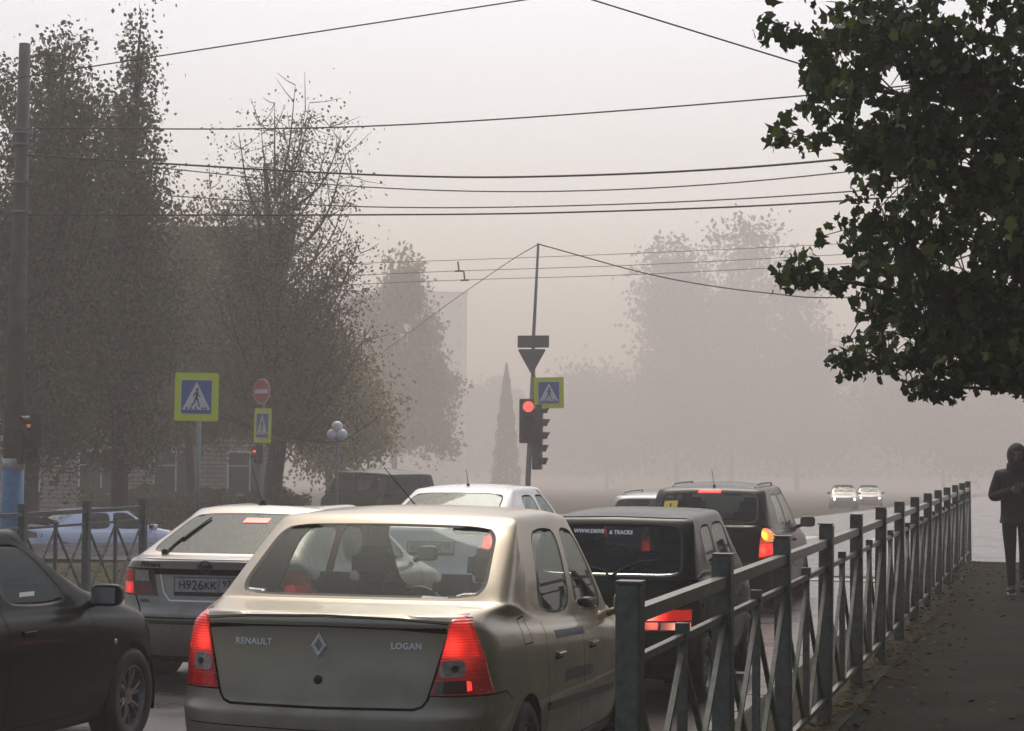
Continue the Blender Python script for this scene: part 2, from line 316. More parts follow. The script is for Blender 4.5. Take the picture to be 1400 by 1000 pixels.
def make_car(name, S, label, cat, paint, glasses, loc, rz=0, tilt=0, level=2, group=None, parts=True):
    """body cage of stacked rings (14 columns from tail centre round the right side to nose centre)"""
    W, L, H = S['W'], S['L'], S['H']
    c = Car(); c.root = empty(name, loc, rz, tilt); tag(c.root, label, cat, group)
    yb, yt = S['yb'], S['yt']       # side columns c4..c9 at body / at roof
    sb = S.get('slow', [.42, yb[1], yb[2], yb[3], yb[4], L-.52])
    zb5, zb8 = S['belt']
    def ring(w, yr, yf, zr, zs, zf, ys=None, dr=(.012, .05, .17), df=(.03, .11, .27), xr=(.42, .76, .945), wr=1.0):
        ys = ys or sb
        zr = zr if isinstance(zr, (tuple, list)) else (zr,)*4; zf = zf if isinstance(zf, (tuple, list)) else (zf,)*4
        zs = zs if isinstance(zs, (tuple, list)) else (zs,)*6
        pts = [(0, yr, zr[0]), (xr[0]*w*wr, yr+dr[0], zr[1]), (xr[1]*w*wr, yr+dr[1], zr[2]), (xr[2]*w*wr, yr+dr[2], zr[3])]
        pts += [(w*(.985 if i in (0, 5) else 1), ys[i], zs[i]) for i in range(6)]
        pts += [(xr[2]*w*.985, yf-df[2], zf[3]), (xr[1]*w*.98, yf-df[1], zf[2]), (xr[0]*w, yf-df[0], zf[1]), (0, yf, zf[0])]
        return pts
    zt, zh = S['tail'], S['hood']; ty = S['tail_y']
    qz_ = S.get('q', .01); belt = [zb5+qz_, zb5, (zb5+zb8)/2+.003, (zb5+zb8)/2-.003, zb8, zb8-.07]
    zsh = zt[1]
    rings = [
        ring(W*.90, .12, L-.10, .24, .20, .22), ring(W*.965, .04, L-.03, .33, .30, .30), ring(W*.985, .0, L, .48, .46, .46),
        ring(W, .005, L-.005, .585, .585, .58), ring(W, ty[0]-.005, L-.03, .63, .65, .62), ring(W, ty[0], L-.05, .66, .72, .65),
        ring(W*.995, ty[1], L-.07, zt[0]*.5+zsh*.5-.06, [x-.13 for x in belt], zh[0]-.07), ring(W*.975, ty[2], L-.12, zt[0], [x-.05 for x in belt], zh[0]-.01, wr=S.get('wt', .97)),
        ring(W*.945, ty[3], L-.22, zt[1], [x-.018 for x in belt], zh[0]+.03, wr=S.get('wt', .97)),
    ]
    g0 = S['glass']                      # rear base (y,z,hw), rear top (y,z,hw), windscreen base (y,z,hw), top (y,z,hw)
    (ry, rz_, rw), (qy, qz, qw), (fy, fz, fw), (ey, ez, ew) = g0
    sw, tw = S.get('side', (.885*W, .70*W))
    def cab(t, dz=0.0, bulge=0.0, yy=None):
        """ring of the cabin: t 0 at the glass base, 1 at its top"""
        l = lambda a, b: a+(b-a)*t
        pts = []
        cz = S.get('crown', .018)
        for i, (xf, dy, dzz) in enumerate(((0, 0, 0), (.52, .008, -.25), (.97, .035, -.7), (1.14, .075+S.get('cpx', .03), -1.2))):
            x = l(rw, qw)*xf; pts.append((x, l(ry, qy)+dy-bulge*.6, l(rz_, qz)+dz+dzz*cz*t))
        zt_ = [qz-.035, qz-.02, qz-.012, qz-.012, ez-.03, ez-.035]
        zb_ = [zb5+qz_+.022, zb5+.012, (zb5+zb8)/2+.012, (zb5+zb8)/2+.010, zb8+.012, zb8+.03]
        for i in range(6):
            pts.append((l(sw, tw)*(1 if i not in (0, 5) else .985)+bulge, l(yb[i], yt[i]), l(zb_[i], zt_[i])+dz))
        for xf, dy, dzz in ((1.12, -.12, -1.2), (.96, -.055, -.7), (.5, -.012, -.25), (0, 0, 0)):
            pts.append((l(fw, ew)*xf, l(fy, ey)+dy*(1-.3*t)+bulge*.3, l(fz, ez)+dz+dzz*cz*t))
        return pts
    b0 = cab(0); b0 = [(x*1.012, y, z) for x, y, z in b0]
    top = cab(1)
    rings += [b0, cab(.045, bulge=.004), cab(.36, bulge=S.get('bulge', .022)), cab(.70, bulge=S.get('bulge', .022)), cab(.95, bulge=.006)]
    edge = []
    for i, (x, y, z) in enumerate(top):
        yy = y+(.045 if i <= 3 else (-.05 if i >= 10 else 0)); zz = z+(.030 if i <= 3 or i >= 10 else .045); edge.append((x*.985, yy, zz))
    rings.append(edge)
    inner = []
    for i, (x, y, z) in enumerate(edge):
        yy = y+(.10 if i <= 3 else (-.12 if i >= 10 else 0))
        t = min(1, max(0, (y-qy)/max(.1, ey-qy)))
        inner.append((x*.90, yy, z+.018 if 4 <= i <= 9 else z+.014))
    rings.append(inner)
    NR = len(rings); bm = bmesh.new(); V = {}
    def vert(r, k, s):
        key = (r, k, s if 0 < k < 13 else 1)
        if key not in V:
            p = rings[r][k]; V[key] = bm.verts.new((p[0]*key[2] if 0 < k < 13 else 0, p[1], p[2]))
        return V[key]
    GL0 = 10
    regs = {1: (range(0, 2),), 4: (range(11, 13),)}
    for r in range(NR-1):
        for k in range(13):
            for s in (1, -1):
                q = [vert(r, k, s), vert(r, k+1, s), vert(r+1, k+1, s), vert(r+1, k, s)]
                if s < 0: q.reverse()
                f = bm.faces.new(q); mi = 0
                if GL0 <= r <= 12:
                    if k < 2: mi = 1
                    elif k == 5-0 and False: pass
                    elif k == 5: mi = 2 if s > 0 else 5
                    elif k == 7: mi = 3 if s > 0 else 6
                    elif k >= 11: mi = 4
                f.material_index = mi
    # roof: Coons grid between the four sides of the innermost ring
    zc = max(S['H'], 0)
    for s in (1, -1):
        G = [[None]*4 for _ in range(8)]
        for j in range(4): G[0][j] = vert(NR-1, j, s); G[7][j] = vert(NR-1, 13-j, s)
        for i in range(1, 7): G[i][3] = vert(NR-1, 3+i, s)
        for i in range(1, 7):
            y = rings[NR-1][3+i][1]; xe = rings[NR-1][3+i][0]; ze = rings[NR-1][3+i][2]
            t = (y-rings[NR-1][0][1])/(rings[NR-1][13][1]-rings[NR-1][0][1]); t = min(1, max(0, t))
            zm = rings[NR-1][0][2]*(1-t)+rings[NR-1][13][2]*t; zm = zm+(zc-zm)*math.sin(math.pi*min(1, max(0, t)))**.7 if zc > zm else zm
            for j in range(3):
                key = ('roof', i, j, s if j else 1)
                if key not in V:
                    f_ = j/3.0
                    V[key] = bm.verts.new((xe*f_*s*1.02, y+(0 if 1 < i < 6 else 0), zm+(ze-zm)*f_**2.2))
                G[i][j] = V[key]
        for i in range(7):
            for j in range(3):
                q = [G[i][j], G[i][j+1], G[i+1][j+1], G[i+1][j]]
                if s < 0: q.reverse()
                q2 = []
                for v in q:
                    if v not in q2: q2.append(v)
                try: bm.faces.new(q2)
                except ValueError: pass
    bm.edges.ensure_lookup_table(); cl = bm.edges.layers.float.get('crease_edge') or bm.edges.layers.float.new('crease_edge')
    idx = {v: k for k, v in V.items()}
    for e in bm.edges:
        mats = {f.material_index for f in e.link_faces}
        if len(mats) > 1: e[cl] = .8
        a, b = idx[e.verts[0]], idx[e.verts[1]]
        if isinstance(a[0], int) and isinstance(b[0], int) and a[0] == b[0]:
            if a[0] == 3: e[cl] = .55
            if a[0] == 8 and max(a[1], b[1]) <= 3: e[cl] = S.get('lipc', .75)
            if a[0] == 8 and min(a[1], b[1]) >= 4: e[cl] = .3
            if a[0] == 9: e[cl] = .35
    bmesh.ops.recalc_face_normals(bm, faces=bm.faces[:])
    cage = bpy.data.meshes.new(name+'_cage'); bm.to_mesh(cage); bm.free()
    for _ in range(7): cage.materials.append(M['seam'])
    co = bpy.data.objects.new('cage', cage); COL.objects.link(co); md = co.modifiers.new('s', 'SUBSURF'); md.levels = level; md.render_levels = level
    dg = bpy.context.evaluated_depsgraph_get(); full = bpy.data.meshes.new_from_object(co.evaluated_get(dg)); bpy.data.objects.remove(co)
    # wheel openings
    bm = bmesh.new(); bm.from_mesh(full)
    wy, wr_ = S['wheels'], S['wr']; ar = wr_+.045; wz = wr_-.005
    c.bvh = BVHTree.FromBMesh(bm)
    for y0 in wy:
        kill = [f for f in bm.faces if abs(f.calc_center_median().x) > .5*W and math.hypot(f.calc_center_median().y-y0, f.calc_center_median().z-wz) < ar]
        bmesh.ops.delete(bm, geom=kill, context='FACES')
        for v in bm.verts:
            if v.is_boundary and abs(v.co.x) > .4*W and v.co.z > .12:
                d = math.hypot(v.co.y-y0, v.co.z-wz)
                if ar-.12 < d < ar+.12 and v.co.z > .25:
                    k = ar/d; v.co.y = y0+(v.co.y-y0)*k; v.co.z = wz+(v.co.z-wz)*k
    def extract(mi, nm, mats, inset=.028):
        b2 = bm.copy(); bmesh.ops.delete(b2, geom=[f for f in b2.faces if f.material_index != mi], context='FACES')
        if mi and inset:
            for f in b2.faces: f.material_index = 0
            r = bmesh.ops.inset_region(b2, faces=b2.faces[:], thickness=inset, depth=-.003, use_even_offset=True, use_boundary=True)
            for f in r['faces']: f.material_index = 1
        return obj(nm, b2, mats, c.root, True)
    c.body = extract(0, 'body', [paint]); gr, gs, gf = glasses
    c.rear_glass = extract(1, 'rear_window', [gr, M['rubber']], .022 if parts else 0)
    extract(4, 'windscreen', [gf, M['rubber']], .02 if parts else 0)
    for mi in (2, 3, 5, 6): extract(mi, 'side_window', [gs, M['rubber']], .016 if parts else 0)
    bm.free()
    # wheels with tyre and rim
    for y0 in wy:
        for s in (1, -1):
            wroot = empty('wheel', (s*(W-.115), y0, wr_)); wroot.parent = c.root
            b = bmesh.new(); r = wr_; t = .10
            lathe(b, [(r*.64, -t*.9), (r*.64, -t), (r*.9, -t*1.02), (r*.985, -t*.8), (r, -t*.45), (r, t*.45), (r*.985, t*.8), (r*.9, t*1.02), (r*.64, t), (r*.64, t*.9)], 36, 'X', (0, 0, 0), False)
            obj('tyre', b, M['rubber'], wroot, True)
            b = bmesh.new(); lathe(b, [(r*.655, -t*.9), (r*.655, t*.93), (r*.60, t*.95), (r*.57, t*.5), (r*.57, -t*.5)], 32, 'X', (0, 0, 0), False)
            lathe(b, [(.001, t*.66), (r*.17, t*.66), (r*.19, t*.3)], 16, 'X')
            ns = S.get('spokes', 5)
            for k in range(ns):
                a = 2*math.pi*k/ns+.3
                for da in (-.10, .10):
                    p0 = Vector((t*.45, math.cos(a)*r*.12, math.sin(a)*r*.12)); p1 = Vector((t*.62, math.cos(a+da*1.9)*r*.6, math.sin(a+da*1.9)*r*.6))
                    tube(b, [p0, (p0+p1)/2+Vector((.012, 0, 0)), p1], [.016, .014, .015], 6)
            if s < 0:
                for v in b.verts: v.co.x *= -1
            obj('rim', b, M[S.get('rim', 'rim')], wroot)
            b = bmesh.new(); lathe(b, [(.001, -.02), (r*.5, -.02), (r*.5, .0), (.001, .0)], 20, 'X'); obj('brake_disc', b, M['plastic'], wroot)
    # wheel housings, floor pan and underbody
    b = bmesh.new(); bx(b, (0, L/2, .30), (W*1.72, L-.5, .10)); bx(b, (0, L/2, .22), (W*1.2, L-.7, .1))
    for y0 in wy:
        for s in (1, -1):
            ring_ = []
            for k in range(17):
                a = math.pi*(-.1+1.2*k/16); ring_.append([b.verts.new((s*xx, y0+math.cos(a)*(ar+.005), wz+math.sin(a)*(ar+.005))) for xx in (W-.03, W-.30)])
            for k in range(16): b.faces.new((ring_[k][0], ring_[k][1], ring_[k+1][1], ring_[k+1][0]))
            b.faces.new([q[1] for q in ring_])
    obj('underbody', b, M['seam'], c.root)
    for y0 in wy:
        for ax in ('R', 'L'):
            b = bmesh.new(); ribbon_bm(b, c, [(y0+math.cos(a)*(ar+.012), wz+math.sin(a)*(ar+.012)) for a in [math.pi*(.0+k/24) for k in range(25)]], ax, .028, .004)
            obj('wheel_arch_lip', b, S.get('archmat', paint), c.root)
    if parts:
        dash(c, S)
    return c
def headrest(bm, x, y, z, w=.25, h=.17):
    bx(bm, (x, y, z), (w, .11, h), Matrix.Rotation(R(-8), 3, 'X'), .052)
def dash(c, S):
    (ry, rz_, rw), (qy, qz, qw), (fy, fz, fw), (ey, ez, ew) = S['glass']
    yB = S['yb'][2]
    for s in (-1, 1):
        r = empty('front_seat', (s*.36, 0, 0)); r.parent = c.root
        b = bmesh.new(); bx(b, (0, yB+.12, .62), (.50, .52, .18), None, .05); bx(b, (0, yB-.14, .86), (.48, .14, .62), Matrix.Rotation(R(14), 3, 'X'), .06)
        obj('seat_back', b, M['cloth'], r)
        b = bmesh.new(); headrest(b, 0, yB-.26, 1.27, .27, .20)
        for q in (-.06, .06): tube(b, [(q, yB-.24, 1.1), (q, yB-.26, 1.2)], .008, 6)
        obj('headrest', b, M['cloth'], r)
    yr = max(ry+.55, S['yb'][1]-.02) if S.get('hatch') is None else S['yb'][1]+.15
    r = empty('rear_seat', (0, 0, 0)); r.parent = c.root
    b = bmesh.new(); bx(b, (0, yr, .80), (1.26, .16, .60), Matrix.Rotation(R(16), 3, 'X'), .06); bx(b, (0, yr+.30, .56), (1.26, .5, .18), None, .05); obj('seat_back', b, M['cloth'], r)
    for q in (-.36, .36):
        b = bmesh.new(); headrest(b, q, yr-.09, 1.17, .28, .15); obj('headrest', b, M['cloth'], r)
    box('parcel_shelf', (0, (ry+yr)/2+.06, S['belt'][0]+.01), (1.2, abs(yr-ry)-.1, .02), M['dash'], c.root)
    b = bmesh.new(); bx(b, (0, fy-.28, S['belt'][1]-.06), (1.34, .42, .16), None, .05); obj('dashboard', b, M['dash'], c.root)
    b = bmesh.new(); rot = Matrix.Rotation(R(62), 4, 'X'); pts = [Matrix.Translation((-.36, fy-.60, S['belt'][1]+.0)) @ rot @ Vector((math.cos(a)*.19, math.sin(a)*.19, 0)) for a in [2*math.pi*k/20 for k in range(21)]]
    tube(b, pts, .014, 6, False); tube(b, [(-.36, fy-.60, S['belt'][1]), (-.36, fy-.35, S['belt'][1]-.08)], .03, 6); obj('steering_wheel', b, M['plastic'], c.root)
    b = bmesh.new(); bx(b, (0, ey+.14, ez-.085), (.24, .03, .065), None, .012); tube(b, [(0, ey+.14, ez-.06), (0, ey+.06, ez-.005)], .008, 6); obj('rear_view_mirror', b, M['plastic'], c.root)
def mirror(c, S, y=None, mat=None, sides=(1, -1)):
    y = y or S['yb'][4]+.02
    for s in sides:
        b = bmesh.new(); x = S['W']+.075; z = S['belt'][1]+.09
        bmesh.ops.create_uvsphere(b, u_segments=20, v_segments=14, radius=1)
        rt = Matrix.Rotation(R(12)*s, 3, 'Z'); pw = lambda a: math.copysign(abs(a)**.55, a)
        for v in b.verts:
            q = Vector((pw(v.co.x)*.098, (pw(v.co.y) if v.co.y > 0 else pw(v.co.y)*.62)*.085, pw(v.co.z)*.072)); v.co = rt @ q + Vector((s*x, y, z))
        tube(b, [(s*(S['W']-.07), y+.03, z-.07), (s*(x-.04), y+.01, z-.035)], .025, 6)
        mo = obj('side_mirror', b, mat or M['plastic'], c.root, True)
        b = bmesh.new(); bx(b, (s*(x+.002), y-.058, z), (.15, .006, .10), Matrix.Rotation(R(12)*s, 3, 'Z'), .0); obj('mirror_glass', b, M['mirror'], mo)
def antenna(c, x, y, ang, ln, az=0, mat='rubber', base=.02, curve=.0):
    p, d = pr(c, x, y, 'top'); b = bmesh.new()
    e = Vector((math.sin(ang)*math.cos(az), math.sin(ang)*math.sin(az), math.cos(ang)))
    tube(b, [p-Vector((0, 0, .01)), p+Vector((0, 0, base*1.2))], [base*1.2, base*.5], 10)
    tube(b, [p+e*(ln*t)+Vector((0, curve*t*t, 0)) for t in (0, .12, .35, .7, 1)], [.008, .0045, .004, .0035, .003], 6)
    return obj('antenna', b, M[mat], c.root)
def plate_of(c, y, z, s1, s2=None, w=.52, h=.112, rot=0):
    r = empty('number_plate', (0, y, z)); r.parent = c.root
    box('plate_frame', (0, .004, -.012), (w+.02, .012, h+.04), M['plastic'], r); box('plate_sheet', (0, -.005, 0), (w, .006, h), M['plate'], r)
    b = bmesh.new()
    bx(b, (.13*w/.52, -.009, 0), (.004, .002, h-.01)); 
    for s, u, sz, v in s1:
        me = text_mesh(s, sz, bold=.0012)
        rt = Matrix.Translation((u, -.0095, v)) @ Matrix.Rotation(R(90), 4, 'X'); me.transform(rt); b.from_mesh(me)
    obj('plate_lettering', b, M['ink'], r)
    return r
def wiper(c, pts, ax, mat='rubber', off=.02, w=.02):
    b = bmesh.new(); P = []
    for p in pts:
        q, d = pr(c, p[0], p[1], ax); P.append(q-d*off)
    tube(b, P, [w*.9]+[w*.42]*(len(P)-2)+[w*.3], 6); tube(b, [P[0]+Vector((0, .03, 0)), P[0]-Vector((0, .015, 0))], w*1.2, 10)
    a = P[-1].lerp(P[0], .55); tube(b, [a-Vector((0.004, .012, 0)), P[-1]+(P[-1]-P[0])*.12-Vector((0, .004, 0))], [w*.5, w*.4], 5)
    return obj('wiper', b, M[mat], c.root)
def front_lights(c, S, z, on=None, x=.62, w=.16, h=.075):
    for s in (-1, 1):
        r = patch(c, 'headlight', [(s*(x-w), z-h), (s*(x+w*.9), z-h*.7), (s*(x+w), z+h), (s*(x-w), z+h*.8)], 'front', M['clear_lens'], .006)
        if on: patch(c, 'lamp', [(s*x+.06*math.cos(a), z+.06*math.sin(a)) for a in [k*math.pi/6 for k in range(12)]], 'front', on, .016, parent=r)
def seams(c, S, extra=()):
    yb, z5, z8 = S['yb'], *S['belt']; L = S['L']
    lines = []
    for ax in ('R', 'L'):
        ym = (yb[2]+yb[3])/2
        lines += [(ax, [(ym, z5), (ym-.01, .6), (ym, .28)]), (ax, [(yb[4]+.12, z8+.0), (yb[4]+.14, .6), (yb[4]+.10, .28)]), (ax, [(ym, .28), (yb[4]+.10, .28)])]
        w0 = S['wheels'][0]; lines.append((ax, [(yb[1]+.02, z5+.0), (yb[1]-.02, .82), (w0+S['wr']+.14, .60), (w0+S['wr']+.13, .28), (ym, .28)]))
    lines += list(extra); return ribbons(c, 'panel_gap', lines, M['seam'])
def handles(c, S, z=.80, mat=None):
    for ax, s in (('R', 1), ('L', -1)):
        for y in (S['yb'][1]+.17, S['yb'][3]+.10):
            p, d = pr(c, y+.08, z, ax); b = bmesh.new(); bx(b, (p.x+.018*s, y+.08, z), (.022, .17, .030), None, .010); bx(b, (p.x+.006*s, y+.02, z), (.02, .03, .024)); bx(b, (p.x+.006*s, y+.15, z), (.02, .03, .024)); obj('door_handle', b, mat or M['plastic'], c.root)
            ribbons(c, 'handle_recess', [(ax, [(y-.01, z-.02), (y+.17, z-.02)])], M['seam'], .02, .001)

def poly_arc(pts, n=6):
    """round the corners of a polygon a little by Chaikin cutting"""
    for _ in range(2):
        q = []
        for i in range(len(pts)):
            a, b = pts[i], pts[(i+1) % len(pts)]; q += [(a[0]*.8+b[0]*.2, a[1]*.8+b[1]*.2), (a[0]*.2+b[0]*.8, a[1]*.2+b[1]*.8)]
        pts = q
    return pts
def badge_diamond(c, x, z, k=.052):
    b = bmesh.new(); p, d = pr(c, x, z, 'rear'); y = p.y
    o = [(0, k*1.28), (k*.82, 0), (0, -k*1.28), (-k*.82, 0)]; i_ = [(0, k*.62), (k*.36, 0), (0, -k*.62), (-k*.36, 0)]
    vo = [b.verts.new((x+q[0], y-.006, z+q[1])) for q in o]; vi = [b.verts.new((x+q[0], y-.006, z+q[1])) for q in i_]
    vm = [b.verts.new((x+(q[0]+w[0])/2, y-.020, z+(q[1]+w[1])/2)) for q, w in zip(o, i_)]
    for k_ in range(4):
        j = (k_+1) % 4; b.faces.new((vo[k_], vo[j], vm[j], vm[k_])); b.faces.new((vm[k_], vm[j], vi[j], vi[k_]))
    return obj('badge', b, M['bright'], c.root)

# --- beige sedan right ahead
S1 = dict(W=.868, L=4.26, H=1.635, belt=(.985, .915), hood=(.80, 0), tail=(1.045, 1.085), tail_y=(.055, .085, .05, .085), wt=.955,
          glass=((.55, 1.125, .73), (1.16, 1.547, .64), (3.32, 1.03, .66), (2.62, 1.545, .57)), cpx=.01, q=.062, yb=[1.0, 1.34, 2.17, 2.26, 3.10, 3.24], yt=[1.32, 1.62, 2.20, 2.27, 2.60, 2.66],
          side=(.795, .655), wheels=(.93, 3.56), wr=.30, spokes=7, lipc=.85)
car = make_car('sedan', S1, 'beige metallic four-door sedan with lit brake lamps, nearest car in the queue', 'car', M['beige'], (M['g_clear'], M['g_side'], M['g_clear']), (-3.617, 9.69, -.25), tilt=R(-1.0), level=3)
for s in (-1, 1):
    X = lambda x: s*x
    ol = [(.668, 1.090), (.700, 1.096), (.732, 1.075), (.762, 1.01), (.805, .88), (.835, .695), (.568, .695), (.60, .80), (.632, .95), (.655, 1.06)]
    t = patch(car, 'tail_light', [(X(x), z) for x, z in ol], 'rear', lens_glow('sedan_lamp_outer', (s*.74, .08, .95), .26, .42, .045), .012, .04)
    patch(car, 'brake_lens', [(X(x), z) for x, z in [(.675, 1.075), (.698, 1.082), (.722, 1.065), (.748, 1.01), (.785, .885), (.620, .880), (.645, .98), (.664, 1.06)]], 'rear', lens_glow('sedan_brake_lens', (s*.70, .08, .94), .125, 1.7, .42), .016, .03, parent=t)
    patch(car, 'reversing_lens', [(X(x), z) for x, z in poly_arc([(.618, .865), (.728, .870), (.735, .785), (.603, .778)])], 'rear', M['clear_lens'], .017, .03, parent=t)
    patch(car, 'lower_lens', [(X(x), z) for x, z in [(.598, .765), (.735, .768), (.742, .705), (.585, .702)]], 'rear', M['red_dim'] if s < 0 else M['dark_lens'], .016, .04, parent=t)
    patch(car, 'reverse_bulb', [(X(.685+.018*math.cos(a)), .825+.018*math.sin(a)) for a in [k*math.pi/5 for k in range(10)]], 'rear', M['dark_lens'], .019, .03, parent=t)
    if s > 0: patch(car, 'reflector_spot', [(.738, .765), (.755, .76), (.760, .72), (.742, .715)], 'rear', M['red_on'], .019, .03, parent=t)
    for k, (a, b_) in enumerate([((.572, .69), (.83, .69))]): pass
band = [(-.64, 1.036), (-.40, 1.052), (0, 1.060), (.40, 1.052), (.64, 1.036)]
band = [(x, z-.014) for x, z in band]; ribbons(car, 'lid_recess_shade', [('rear', band)], M['seam'], .052, .0025)  # near-black ribbon paints the shade in the recess under the lid lip
lip = bmesh.new()
for i in range(1): ribbon_bm(lip, car, [(-.655, 1.064), (-.40, 1.081), (0, 1.089), (.40, 1.081), (.655, 1.064)], 'rear', .014, .012)
obj('lid_lip', lip, M['beige'], car.root)
ribbons(car, 'lid_gap', [('rear', [(-.645, 1.00), (-.585, .78), (-.555, .67), (-.53, .637), (-.49, .623), (0, .618), (.49, .623), (.53, .637), (.555, .67), (.585, .78), (.645, 1.00)])], M['seam'], .012, .002)
ribbons(car, 'bumper_gap', [('rear', [(-.86, .690), (-.56, .690)]), ('rear', [(.56, .690), (.86, .690)]), ('R', [(.14, .690), (.50, .69), (.62, .64)]), ('L', [(.14, .690), (.50, .69), (.62, .64)])], M['seam'], .008, .002)
ribbons(car, 'bumper_crease', [('rear', [(-.80, .52), (0, .505), (.80, .52)])], M['seam'], .006, .001)
patch(car, 'bumper_grille', [(-.45, .40), (.45, .40), (.42, .27), (-.42, .27)], 'rear', M['plastic'], .004)
patch(car, 'door_moulding', [(1.38, .545), (3.05, .515), (3.05, .470), (1.38, .50)], 'R', M['plastic'], .010)
patch(car, 'door_moulding', [(1.38, .545), (3.05, .515), (3.05, .470), (1.38, .50)], 'L', M['plastic'], .010)
lettering(car, 'maker_lettering', 'RENAULT', .045, -.375, .922, 'rear', M['bright'], .004, bold=.0012, extrude=.002, space=1.08)
lettering(car, 'model_lettering', 'LOGAN', .043, .44, .920, 'rear', M['bright'], .004, bold=.0012, extrude=.002, space=1.08)
badge_diamond(car, -.015, .925)
b = bmesh.new(); p, d = pr(car, -.015, .755, 'rear'); lathe(b, [(.001, -.014), (.016, -.013), (.022, -.008), (.023, .004)], 18, 'Y', (p.x, p.y, p.z)); obj('lid_lock', b, M['plastic'], car.root, True)
seams(car, S1, [('R', [(.88, 1.03), (.86, .90)]), ('R', [(1.0, 1.04), (1.04, .90)]), ('R', [(.86, .90), (1.04, .90)]), ('R', [(.88, 1.03), (1.0, 1.04)]), ('L', [(.86, .90), (1.04, .90)])])
handles(car, S1, .80, M['beige']); mirror(car, S1, mat=M['beige']); front_lights(car, S1, .70)
for (u, v, w_, h_) in ((1.75, .90, .52, .045), (2.75, .87, .45, .05), (1.85, .73, .38, .035), (1.95, .63, .42, .05)):
    pass
lettering(car, 'side_print', 'GRAND TAXI', .085, 1.95, .87, 'R', M['bluestk'], .0015) if False else None
patch(car, 'faded_side_print', [(1.55, .93), (2.30, .905), (2.28, .865), (1.56, .885)], 'R', M['bluestk'], .0012)
patch(car, 'faded_side_print', [(1.75, .70), (2.45, .675), (2.40, .615), (1.70, .63)], 'R', M['bluestk'], .0012)
patch(car, 'white_window_patch', [(.36, 1.158), (.50, 1.152), (.50, 1.132), (.36, 1.138)], 'rear', M['sticker'], -.0005, parent=car.rear_glass)
antenna(car, -.28, 2.52, R(42), .34, R(180), curve=-.0)
for x_ in (-.60, .60): pass

# --- silver liftback behind the dark car
S2 = dict(q=.055, W=.855, L=4.40, H=1.44, belt=(.93, .90), hood=(.76, 0), tail=(1.005, 1.035), tail_y=(.05, .07, .045, .06), wt=.97,
          glass=((.24, 1.055, .65), (1.12, 1.41, .54), (3.25, .99, .64), (2.45, 1.38, .53)), yb=[.72, 1.25, 2.1, 2.2, 3.1, 3.22], yt=[1.22, 1.55, 2.1, 2.17, 2.45, 2.50],
          side=(.765, .56), wheels=(.90, 3.50), wr=.30, hatch=1)
car = make_car('liftback', S2, 'dirty silver liftback with number plate H926KK 97, rear wiper and one brake lamp showing', 'car', M['silver'], (M['g_back'], M['g_side'], M['g_clear']), (-6.72, 15.37, -.27), tilt=R(-.6), level=3)
patch(car, 'lid_band', [(-.80, .952), (.80, .952), (.80, .905), (-.80, .905)], 'rear', M['seam'], .005)
for s in (-1, 1):
    X = lambda x: s*x
    t = patch(car, 'tail_light', [(X(.83), .948), (X(.845), .73), (X(.425), .73), (X(.47), .945)], 'rear', M['dark_lens'], .010, .05)
    patch(car, 'turn_lens', [(X(.81), .935), (X(.82), .845), (X(.665), .845), (X(.665), .935)], 'rear', M['red_dim'], .014, .04, parent=t)
    patch(car, 'brake_lens', [(X(.822), .838), (X(.835), .745), (X(.655), .745), (X(.665), .838)], 'rear', lens_glow('liftback_brake_lens', (s*.755, .08, .795), .12, 3.0, .35), .016, .04, parent=t)
    patch(car, 'reversing_lens', [(X(.655), .935), (X(.645), .845), (X(.50), .845), (X(.515), .935)], 'rear', M['clear_lens'], .014, .04, parent=t)
    patch(car, 'inner_lens', [(X(.645), .835), (X(.63), .745), (X(.45), .745), (X(.49), .835)], 'rear', M['red_off'], .014, .04, parent=t)
ribbons(car, 'plate_recess_trim', [('rear', [(-.40, .905), (-.365, .76), (-.31, .695), (.31, .695), (.365, .76), (.40, .905)])], M['chrome'], .014, .008)
ribbons(car, 'lid_gap', [('rear', [(-.665, .95), (-.64, .73), (-.55, .555), (.55, .555), (.64, .73), (.665, .95)]), ('rear', [(-.80, .555), (.80, .555)])], M['seam'], .014, .0025)
patch(car, 'bumper_strip', [(-.80, .535), (.80, .535), (.80, .505), (-.80, .505)], 'rear', M['plastic'], .012)
p, d = pr(car, 0, .83, 'rear')
plate_of(car, p.y-.012, .825, [('H', -.195, .085, -.030), ('926', -.085, .105, -.036), ('KK', .052, .085, -.030), ('97', .195, .075, -.010)])
lettering(car, 'model_lettering', 'Primera', .058, -.50, .963, 'rear', M['ink'], .004, bold=.0018, shear=.3)
lettering(car, 'trim_lettering', 'DIESEL', .032, -.54, .675, 'rear', M['ink'], .004, bold=.001)
b = bmesh.new(); p, d = pr(car, 0, .965, 'rear')
lathe(b, [(.052, -.002), (.052, -.016), (.040, -.016), (.040, -.002)], 24, 'Y', (0, p.y, .972), False); bx(b, (0, p.y-.012, .972), (.125, .010, .026)); obj('badge', b, M['plastic'], car.root)
b = bmesh.new(); lathe(b, [(.001, -.012), (.017, -.010), (.018, .004)], 14, 'Y', (0, p.y, .925)); obj('lid_lock', b, M['plastic'], car.root)
ribbons(car, 'spoiler_lip', [('rear', [(-.72, 1.020), (-.4, 1.030), (0, 1.034), (.4, 1.030), (.72, 1.020)])], M['silver'], .028, .016)
patch(car, 'high_brake_light', [(-.02, 1.352), (.20, 1.352), (.20, 1.315), (-.02, 1.315)], 'rear', M['chmsl_dim'], .006)
wiper(car, [(-.46, 1.075), (-.455, 1.13), (-.43, 1.20), (-.39, 1.27), (-.36, 1.32)], 'rear', w=.024)
antenna(car, -.06, 1.42, R(20), .36, R(165), mat='rubber', base=.04)
seams(car, S2); handles(car, S2, .78); mirror(car, S2); front_lights(car, S2, .66)

